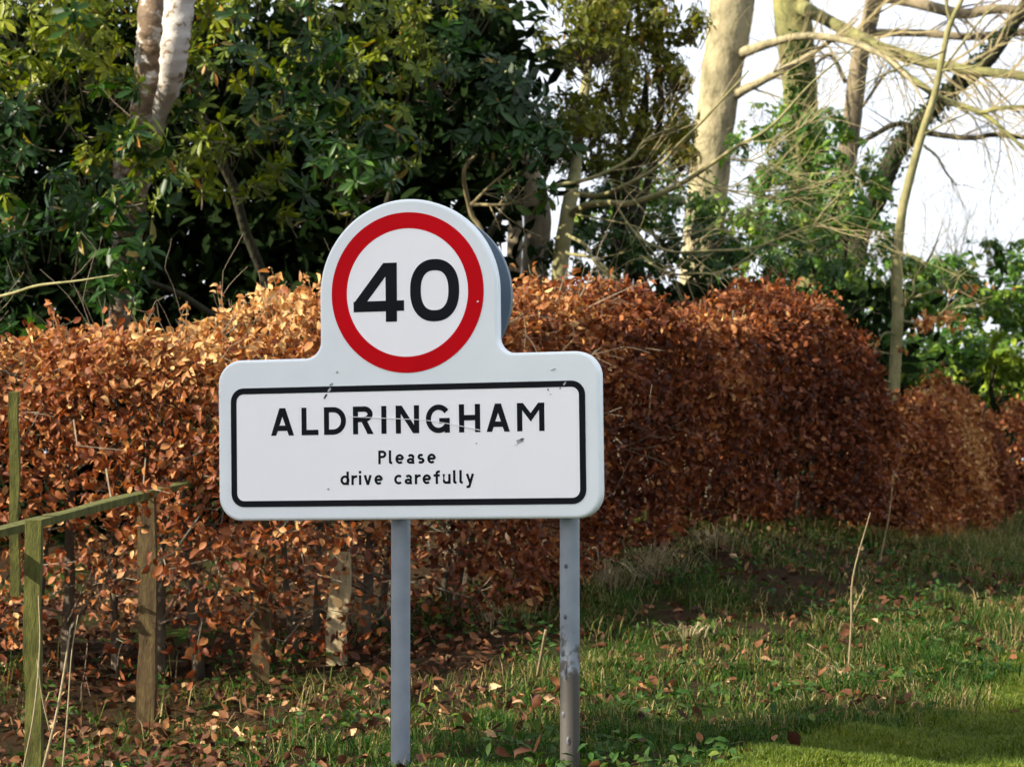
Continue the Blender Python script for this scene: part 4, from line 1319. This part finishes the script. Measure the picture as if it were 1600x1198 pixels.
st = tree('slender_tree', 'slender pale tree with long bare branches sweeping right above the hedge', 'sapling',
          [(872, 520, 10.9, 27), (876, 410, 10.9, 26), (886, 340, 10.9, 24), (898, 270, 11.1, 20), (905, 200, 11.6, 17), (918, 110, 12.0, 15), (925, 0, 12.2, 12)],
          [[(889, 335, 10.9, 13), (915, 320, 10.8, 11), (950, 317, 10.7, 10), (985, 318, 10.6, 10), (1035, 299, 10.5, 9), (1085, 273, 10.4, 7.5), (1145, 232, 10.3, 6), (1200, 200, 10.2, 5), (1280, 120, 10.1, 3.5), (1345, 60, 10, 2)],
           [(898, 300, 10.9, 9), (935, 305, 10.8, 8), (985, 287, 10.6, 7), (1030, 260, 10.5, 6), (1062, 228, 10.4, 5), (1110, 180, 10.3, 4), (1170, 110, 10.2, 2.5)],
           [(870, 290, 10.6, 7), (930, 276, 10.6, 6), (985, 250, 10.6, 5), (1010, 218, 10.6, 3.5), (1060, 195, 10.5, 2)],
           [(886, 366, 10.8, 6), (912, 382, 10.6, 5.5), (925, 405, 10.4, 5), (945, 428, 10.3, 4), (970, 448, 10.2, 3)],
           [(885, 394, 10.8, 5), (920, 402, 10.6, 5), (945, 420, 10.5, 4), (965, 436, 10.4, 2.5)],
           [(960, 318, 10.7, 4), (1000, 372, 10.5, 4), (1050, 393, 10.4, 4), (1100, 392, 10.3, 4), (1180, 385, 10.2, 3.5), (1260, 355, 10.2, 2.5), (1330, 330, 10.2, 1.6)],
           [(1000, 400, 10.6, 4), (1025, 418, 10.5, 4), (1060, 428, 10.4, 3.5), (1100, 425, 10.3, 3), (1160, 433, 10.3, 2)],
           [(1010, 278, 10.6, 3), (1100, 290, 10.5, 3), (1180, 300, 10.4, 2.4), (1260, 292, 10.4, 1.6)],
           [(1120, 245, 10.4, 3), (1180, 250, 10.4, 2.6), (1250, 200, 10.3, 2), (1330, 170, 10.3, 1.6)],
           [(1085, 272, 10.4, 3), (1150, 300, 10.4, 2.6), (1220, 310, 10.3, 2.2), (1300, 300, 10.3, 1.6)],
           [(900, 335, 10.8, 3), (985, 352, 10.6, 3), (1045, 372, 10.5, 2.6), (1120, 360, 10.5, 2), (1200, 370, 10.4, 1.6)]], (8, .8, 2), seed=9, sides=12)
tree('crooked_tree', 'thin crooked pale branch under the dark rhododendron edge', 'twig', [(760, 420, 10.4, 9), (735, 330, 10.4, 8), (725, 270, 10.3, 7), (745, 240, 10.3, 5)],
     [[(735, 320, 10.3, 6), (770, 285, 10.3, 4), (800, 262, 10.2, 3)], [(735, 320, 10.3, 6), (790, 320, 10.2, 4), (840, 300, 10.1, 3)]], (7, .4, 1), 'twig', 8, seed=14)
sp_ = tree('sapling', 'slender greenish sapling standing in the gap between the two hedges', 'sapling',
           [(1394, 760, 11.75, 23), (1395, 650, 11.75, 20), (1399, 560, 11.75, 19), (1403, 490, 11.75, 19), (1401, 430, 11.75, 18), (1407, 350, 11.75, 15), (1417, 297, 11.75, 14), (1440, 212, 11.75, 13), (1460, 150, 11.75, 11), (1478, 62, 11.75, 9.5), (1487, 32, 11.75, 9), (1505, -5, 11.75, 7), (1530, -70, 11.75, 6)],
           [[(1486, 35, 11.75, 6), (1480, 15, 11.75, 5.5), (1477, -20, 11.75, 5), (1470, -80, 11.75, 3)],
            [(1405, 480, 11.75, 5), (1424, 460, 11.65, 4), (1428, 435, 11.65, 4), (1450, 405, 11.55, 3.5), (1465, 375, 11.55, 2.5)],
            [(1410, 470, 11.75, 4), (1450, 457, 11.65, 3), (1500, 452, 11.55, 2)],
            [(1472, 110, 11.75, 4), (1510, 60, 11.65, 3.5), (1540, 25, 11.65, 3), (1565, 8, 11.55, 2)],
            [(1478, 80, 11.75, 4), (1450, 90, 11.65, 3), (1400, 108, 11.65, 2.6), (1330, 140, 11.55, 2)],
            [(1468, 112, 11.75, 4), (1520, 105, 11.65, 3), (1560, 82, 11.65, 2)],
            [(1440, 212, 11.75, 3), (1480, 190, 11.65, 3), (1510, 178, 11.65, 2)],
            [(1400, 520, 11.75, 4), (1382, 520, 11.65, 3), (1365, 545, 11.65, 2), (1340, 540, 11.55, 1.6)],
            [(1398, 552, 11.75, 3), (1370, 548, 11.65, 2), (1345, 555, 11.55, 1.6)],
            [(1398, 600, 11.75, 3), (1370, 590, 11.65, 2.4), (1350, 585, 11.55, 1.6)],
            [(1408, 500, 11.75, 4), (1450, 505, 11.65, 3.5), (1480, 480, 11.55, 3), (1510, 455, 11.55, 2)]], (4, .35, 1), seed=17, sides=12)
# dead leaves that still hang on the sapling
lp = []
for cx, cy_, sx, sy_, n in ((1345, 540, 22, 22, 38), (1350, 605, 18, 22, 26), (1470, 495, 40, 14, 60), (1440, 508, 20, 14, 30), (1375, 595, 12, 12, 14), (1520, 450, 40, 10, 16), (1290, 465, 14, 10, 8), (1405, 545, 8, 8, 5)):
    for k in range(n): lp.append(tuple(P(rng.normal(cx, sx * .5), rng.normal(cy_, sy_ * .5), 11.6 + rng.normal(0, .06))))
lp = np.array(lp); n = len(lp)
foliage(sp_, 'dead_leaves', BEECH, M['beech'], lp, rot_from(unit(n) * .8 + np.array([0, 0, -.7]), unit(n) + np.array([0, -.8, 0]), rng.uniform(-1, 1, n)), rng.uniform(.05, .075, n), np.clip(rng.normal(.75, .15, n), 0, 1), 60, key='beech')
# bare shrub against the sky
bs = thing('bare_bush', 'fine bare twiggy bush against the white sky above the laurel', 'bush', (P(1480, 500, 17).x, 17 * K, .5))
mb = MB(); rnd = random.Random(77)
for k in range(16):
    p = P(1450 + rnd.uniform(-40, 90), 470, 17 + rnd.uniform(-.3, .3))
    twigs(mb, p, (rnd.uniform(-.6, .6), 0, 1), rnd.uniform(.7, 1.5), .010, 2, rnd, 0, .75, 3)
mb.build('twigs', M['twig'], bs, False, 'stuff')
mb = MB(); limb(mb, [(Vector((bs.location.x, 17 * K, .3)), .03), (P(1470, 560, 17), .025), (P(1460, 470, 17), .012)], 5, 6); mb.build('stem', M['twig'], bs, True)

# ------------------------------------------------------------------ ground cover
def region_points(n, xr, yr):
    return rng.uniform(xr[0], xr[1], n), rng.uniform(yr[0], yr[1], n)


def blade_mesh(name, mat, x, y, h, wd, lean, tint, label, cat, lift=0.0):
    n = len(x); z = gz(x, y) + lift - .005
    az = rng.uniform(0, 6.283, n); la = az + rng.normal(0, .6, n) + 1.57
    bx, by = np.cos(az) * wd / 2, np.sin(az) * wd / 2
    lx, ly = np.cos(la) * lean * h, np.sin(la) * lean * h
    V = np.zeros((n, 5, 3))
    V[:, 0] = np.stack([x - bx, y - by, z], -1); V[:, 1] = np.stack([x + bx, y + by, z], -1)
    V[:, 2] = np.stack([x - bx * .75 + lx * .35, y - by * .75 + ly * .35, z + h * .6], -1)
    V[:, 3] = np.stack([x + bx * .75 + lx * .35, y + by * .75 + ly * .35, z + h * .6], -1)
    V[:, 4] = np.stack([x + lx, y + ly, z + h * np.clip(1.05 - lean * .45, .25, 1)], -1)
    T = np.array([(0, 1, 3), (0, 3, 2), (2, 3, 4)])
    Fc = (T[None] + (np.arange(n) * 5)[:, None, None]).reshape(-1, 3)
    o = link(name, mesh_np(name, V.reshape(-1, 3), Fc, np.repeat(tint, 5)), mat)
    tag(o, label, cat, kind='stuff')
    return o


def xyz(x, y): return np.stack([x, y, 0 * x], -1)


# hedge line (front face) used to keep the grass in front of it
hx = np.array([p[0] for p in hp]); hy = np.array([p[1] for p in hp])
front_y = lambda x: np.interp(x, hx, hy)


def rough_density(x, y):
    d = .42 + 1.1 * nz3(xyz(x, y), .9, 3) + .9 * nz3(xyz(x, y), 3.1, 8)
    right = np.clip((x + .4) / 1.0, 0.10, 1)
    near = np.clip((11.5 - y) / 1.8, 0, 1) * .55 * np.clip((x + 1.3) / .8, 0, 1)
    return np.clip(d * right + near, 0, 1)


N = 900000
x, y = region_points(N, (-2.6, 7.2), (7.6, 30))
px_, py_, _ = screen(np.stack([x, y, gz(x, y)], -1))
k = (px_ > -60) & (px_ < 1680) & (py_ < 1260) & (lawn_edge(x, y) < .02 + .25 * rng.uniform(0, 1, N) ** 2.5) & (y < front_y(x) + .1 + 30 * (x > 2.7)) & ((y < 15) | (rng.uniform(0, 1, N) < .45))
x, y = x[k], y[k]
dn = rough_density(x, y)
k = rng.uniform(0, 1, len(x)) < dn
x, y = x[k], y[k]
cl = nz3(xyz(x, y), 1.3, 15)
cl2 = nz3(xyz(x, y), 4.0, 25)
h = np.clip(.022 + .13 * np.clip((y - front_y(x) + 2.6) / 2.2, 0, 1) * np.clip(.6 + 1.2 * cl2, .15, 1.4) + .12 * np.clip(cl + .2, 0, 1) ** 1.5 + .13 * np.clip(cl2, 0, 1) + rng.exponential(.014, len(x)), .015, .26) * np.clip((y - 8.2) / 3 + .45, .45, 1.15)
dry = np.clip(.28 + .3 * np.clip((y - front_y(x) + 2.6) / 2.2, 0, 1) + .5 * nz3(xyz(x, y), .8, 40) + .3 * nz3(xyz(x, y), 3.1, 44), 0, 1)
green_front = np.clip((10.2 - y) / 1.5, 0, 1)
tint = np.where(rng.uniform(0, 1, len(x)) < np.clip(dry * (1 - .7 * green_front) + .03, 0, .8), rng.uniform(.74, .95, len(x)), rng.uniform(.0, .7, len(x)))
blade_mesh('verge_grass', M['grass'], x, y, h, rng.uniform(.003, .0065, len(x)), rng.uniform(.2, 1.5, len(x)), tint, 'rough green and straw coloured grass covering the bank', 'grass')

# mown strip
N = 900000
x, y = region_points(N, (.6, 4.2), (7.6, 16))
px_, py_, _ = screen(np.stack([x, y, gz(x, y)], -1))
k = (lawn_edge(x, y) > -.02 - .12 * rng.uniform(0, 1, N) ** 2) & (px_ < 1680) & (py_ < 1260)
x, y = x[k], y[k]
blade_mesh('lawn_grass', M['lawn_blade'], x, y, rng.uniform(.016, .04, len(x)), rng.uniform(.003, .006, len(x)), rng.uniform(.2, .9, len(x)),
           np.clip(.35 + .4 * nz3(xyz(x, y), 1.5, 60) + rng.normal(0, .2, len(x)), 0, 1), 'short lit grass of the mown strip at lower right', 'grass', .012)

# fallen leaves
N = 42000
x, y = region_points(N, (-3.4, 7.0), (7.8, 27))
px_, py_, _ = screen(np.stack([x, y, gz(x, y)], -1))
near_h = np.exp(-np.abs(front_y(x) - .9 - y) / 1.2)
dn = np.clip(.26 + .9 * np.clip((.5 - x) / 1.6, 0, 1) + .6 * near_h + .5 * nz3(xyz(x, y), 1.6, 70), 0, 1) * np.where(lawn_edge(x, y) > 0, .03, 1)
dn *= np.where((y < 9.6) & (x > -.9), .35, 1)
k = (px_ > -80) & (px_ < 1680) & (py_ < 1260) & (rng.uniform(0, 1, N) < dn)
x, y = x[k], y[k]; n = len(x)
pos = np.stack([x, y, gz(x, y) + rng.uniform(.004, .05, n)], -1)
R = rot_from(unit(n) * np.array([1, 1, .45]), np.array([0, 0, 1.0]) + unit(n) * .75, rng.uniform(-.5, .5, n))
o = foliage(None, 'leaf_litter', BEECH, M['litter'], pos, R, rng.uniform(.04, .075, n), np.clip(rng.normal(.5, .24, n), 0, 1))
tag(o, 'fallen brown leaves lying on the ground along the hedge', 'leaf litter', kind='stuff')


# low ivy and weeds creeping through the grass
N = 60000
x, y = region_points(N, (-2.4, 6.0), (7.8, 22))
px_, py_, _ = screen(np.stack([x, y, gz(x, y)], -1))
w_ = nz3(xyz(x, y), 1.2, 80) + .6 * nz3(xyz(x, y), 3.3, 84)
k = (px_ > -60) & (px_ < 1680) & (py_ < 1260) & (w_ > .22) & (lawn_edge(x, y) < 0) & (y < front_y(x) + .2 + 30 * (x > 2.7))
x, y = x[k], y[k]; n = len(x)
pos = np.stack([x, y, gz(x, y) + rng.uniform(.0, .09, n)], -1)
o = foliage(None, 'ground_ivy', BROAD, M['ivy'], pos, rot_from(unit(n) * np.array([1, 1, .5]), np.array([0, -.3, 1.0]) + unit(n) * .8, rng.uniform(-.5, .5, n)), rng.uniform(.03, .06, n), np.clip(rng.normal(.55, .2, n), 0, 1))
tag(o, 'low green weeds and ivy creeping in patches over the bank', 'ground cover', kind='stuff')


# tufts of long dead grass below the hedge, each its own thing
def tuft(px, py, Yp, n, hh, spread, label, mat='straw'):
    c = P(px, py, Yp); z = gz1(c.x, c.y)
    mb = MB(); rnd = random.Random(int(px * 7 + py))
    for i in range(n):
        a = rnd.uniform(0, 6.28); r = abs(rnd.gauss(0, spread * .3))
        b0 = Vector((c.x + math.cos(a) * r, c.y + math.sin(a) * r, 0)); b0.z = gz1(b0.x, b0.y)
        ln = hh * rnd.uniform(.5, 1.1); d = Vector((math.cos(a) * rnd.uniform(.1, .8), math.sin(a) * rnd.uniform(.1, .8), 1)).normalized()
        w = Vector((-math.sin(a), math.cos(a), 0)) * rnd.uniform(.0015, .0035)
        a2 = a + rnd.gauss(0, .9); fl = rnd.uniform(.2, .9)
        p1 = b0 + d * ln * .5; pm = b0 + d * ln * .72 + Vector((math.cos(a2), math.sin(a2), -.15)) * ln * fl * .35; p2 = pm + Vector((math.cos(a2), math.sin(a2), -.5 - fl * .5)) * ln * fl * .5
        mb.add([b0 - w, b0 + w, p1 + w, p1 - w, pm + w * .7, pm - w * .7, p2], [(0, 1, 2, 3), (3, 2, 4, 5), (5, 4, 6)], rnd.random())
    o = mb.build('grass_tuft', M[mat])
    tag(o, label, 'grass tuft', 'tufts of long dry grass', 'stuff')


tuft(945, 930, 7.9, 170, .30, .5, 'dry arching grass tuft right of the worn sign post, under the hedge')
tuft(1015, 905, 8.1, 140, .26, .5, 'grey dead grass tuft at the foot of the dark hedge face')
tuft(1075, 990, 7.0, 60, .14, .25, 'pale upright dead grass clump on the sunlit part of the bank')
tuft(1110, 880, 8.5, 120, .22, .5, 'faded grass tuft below the hedge beside the grey dead tuft')
tuft(560, 990, 7.5, 110, .34, .25, 'long drooping grey grass beside the pale stump')
tuft(830, 930, 7.8, 70, .22, .3, 'small dry grass tuft between the sign posts')
tuft(1320, 1040, 6.3, 60, .12, .3, 'thin straw tuft at the foot of the tall dead stalk')
tuft(765, 990, 7.2, 40, .18, .2, 'thin pale grass blades in leaf litter left of the worn post')


def stick(name, pts, label, cat='stick', mat='straw', forks=()):
    mb = MB(); limb(mb, [(P(a, b, y), w / F * y * K / 2) for a, b, y, w in pts], 5, 6, .05)
    for f in forks: limb(mb, [(P(a, b, y), w / F * y * K / 2) for a, b, y, w in f], 4, 5, .05)
    tag(mb.build(name, M[mat], None, True), label, cat)


stick('dead_stalk', [(840, 1056, 6.2, 6), (846, 1022, 6.15, 5.5), (853, 984, 6.1, 5)], 'short straight white stalk leaning between the two sign posts', 'stalk')
stick('dead_stalk', [(1325, 1056, 6.4, 4), (1330, 975, 6.4, 3.2), (1333, 900, 6.4, 3), (1360, 800, 6.4, 1.6)], 'tall thin forked dead stalk standing on the bank at right', 'stalk', 'straw', [[(1331, 960, 6.4, 2.5), (1345, 930, 6.4, 2), (1352, 918, 6.4, 1.4)]])
stick('dead_stalk', [(1369, 905, 8.8, 3), (1378, 860, 8.8, 3), (1390, 800, 8.8, 2), (1396, 740, 8.8, 1.4)], 'thin grey stalk rising in front of the rounded hedge end', 'stalk')
stick('fallen_twig', [(1262, 1005, 6.75, 2.5), (1295, 1027, 6.6, 3), (1333, 1052, 6.5, 2.5)], 'straight pale twig lying beside the tall forked stalk', 'twig')
stick('fallen_twig', [(1062, 1086, 6.15, 5), (1085, 1088, 6.15, 6.5), (1110, 1096, 6.1, 4)], 'short curved white twig lying on the leaves right of the worn post', 'twig', 'pale_wood')
stick('bramble_stem', [(60, 1230, 4.9, 6), (85, 1130, 4.9, 5), (100, 1050, 4.95, 4), (110, 980, 5.0, 3)], 'pale dead stem at the lower left corner, thickest of the bunch', 'stem', 'straw', [[(80, 1150, 4.9, 3), (66, 1090, 4.9, 2.5), (58, 1030, 4.9, 2)]])
stick('bramble_stem', [(95, 1230, 4.9, 4), (105, 1120, 4.95, 3), (112, 1020, 5.0, 2.2), (122, 960, 5.05, 1.6)], 'thin upright dead stem just right of the thick pale one', 'stem', 'straw')
stick('bramble_stem', [(30, 1230, 4.8, 4), (52, 1120, 4.8, 3), (62, 1010, 4.85, 2.4), (60, 930, 4.9, 1.6)], 'thin dead stem in front of the first fence post', 'stem', 'straw')
stick('bare_shoot', [(-30, 470, 6.6, 5), (20, 458, 6.55, 5), (60, 446, 6.5, 4.5), (120, 439, 6.45, 3.5), (182, 429, 6.4, 2)], 'pale green shoot sticking out above the hedge at the left edge', 'shoot', 'sapling')
stick('hedge_shoot', [(285, 765, 6.9, 5), (262, 850, 6.85, 5), (245, 905, 6.85, 4)], 'slanting stick inside the hedge beside the brown fence post', 'stick', 'twig')
stick('white_twig', [(905, 862, 7.6, 2), (920, 858, 7.55, 2.2), (932, 856, 7.5, 2), (936, 880, 7.5, 2)], 'bent pale twig right of the worn post just below the sign', 'twig')

# ------------------------------------------------------------------ unseen tree added left of the view, its crown shaped to shade the sign
S_H = Vector((to_sun.x, to_sun.y)).normalized(); TAN = math.tan(rad(SUN_EL))


def up_sun(p, L_):
    return Vector((p[0] + S_H.x * L_, p[1] + S_H.y * L_, p[2] + TAN * L_))


def shade_tree(label, blobs, base, n, seed):
    rnd = random.Random(seed)
    root = thing('added_shade_tree', label, 'tree', (base[0], base[1], gz1(*base)))
    ps = []
    for c, r in blobs:
        d = unit(n) * rng.uniform(.2, 1, (n, 1)) ** .5
        ps.append(np.array(c) + d * np.array(r))
    ps = np.concatenate(ps); m = len(ps)
    k = nz3(ps, 1.8, seed) > -.38
    ps = ps[k]; m = len(ps)
    o = foliage(root, 'crown', BROAD, M['holly'], ps, rot_from(unit(m), unit(m), rng.uniform(-1, 1, m)), rng.uniform(.13, .2, m), rng.uniform(0, .6, m))
    top = Vector(blobs[0][0])
    mb = MB(); b0 = Vector((base[0], base[1], gz1(*base) - .2))
    limb(mb, [(b0, .2), (b0.lerp(top, .4) + Vector((.1, 0, .1)), .16), (b0.lerp(top, .75), .11), (top, .05)], 8, 12, .08)
    mb.build('trunk', M['grey_bark'], root, True)
    for c, r in blobs[1:]:
        mb = MB(); q = b0.lerp(top, .6)
        limb(mb, [(q, .07), (q.lerp(Vector(c), .5) + Vector((0, 0, .15)), .05), (Vector(c), .02)], 6, 8, .08)
        mb.build('branch', M['grey_bark'], root, True)


s1 = up_sun((SX + .02, D0, 1.30), 7.0)
lat = Vector((-S_H.y, S_H.x, 0))
shade_tree('unseen leafy tree added left of the verge to shade the sign', [(tuple(s1 + Vector((0, 0, .1))), (.62, .62, .95))] + [(tuple(s1 + lat * a + Vector((S_H.x * b, S_H.y * b, c))), (.5, .5, .5)) for a, b, c in ((-.3, .5, .35), (.25, -.5, -.3), (.3, .5, .3), (-.25, -.5, -.35), (0, .9, .55), (0, -.9, -.45))] + [(tuple(up_sun((SX - .55, D0 + .17, .92), 7.0)), (.5, .5, .4)), (tuple(up_sun((SX - .3, D0 + .1, .85), 7.2)), (.5, .5, .35))], (s1.x, s1.y), 1900, 91)
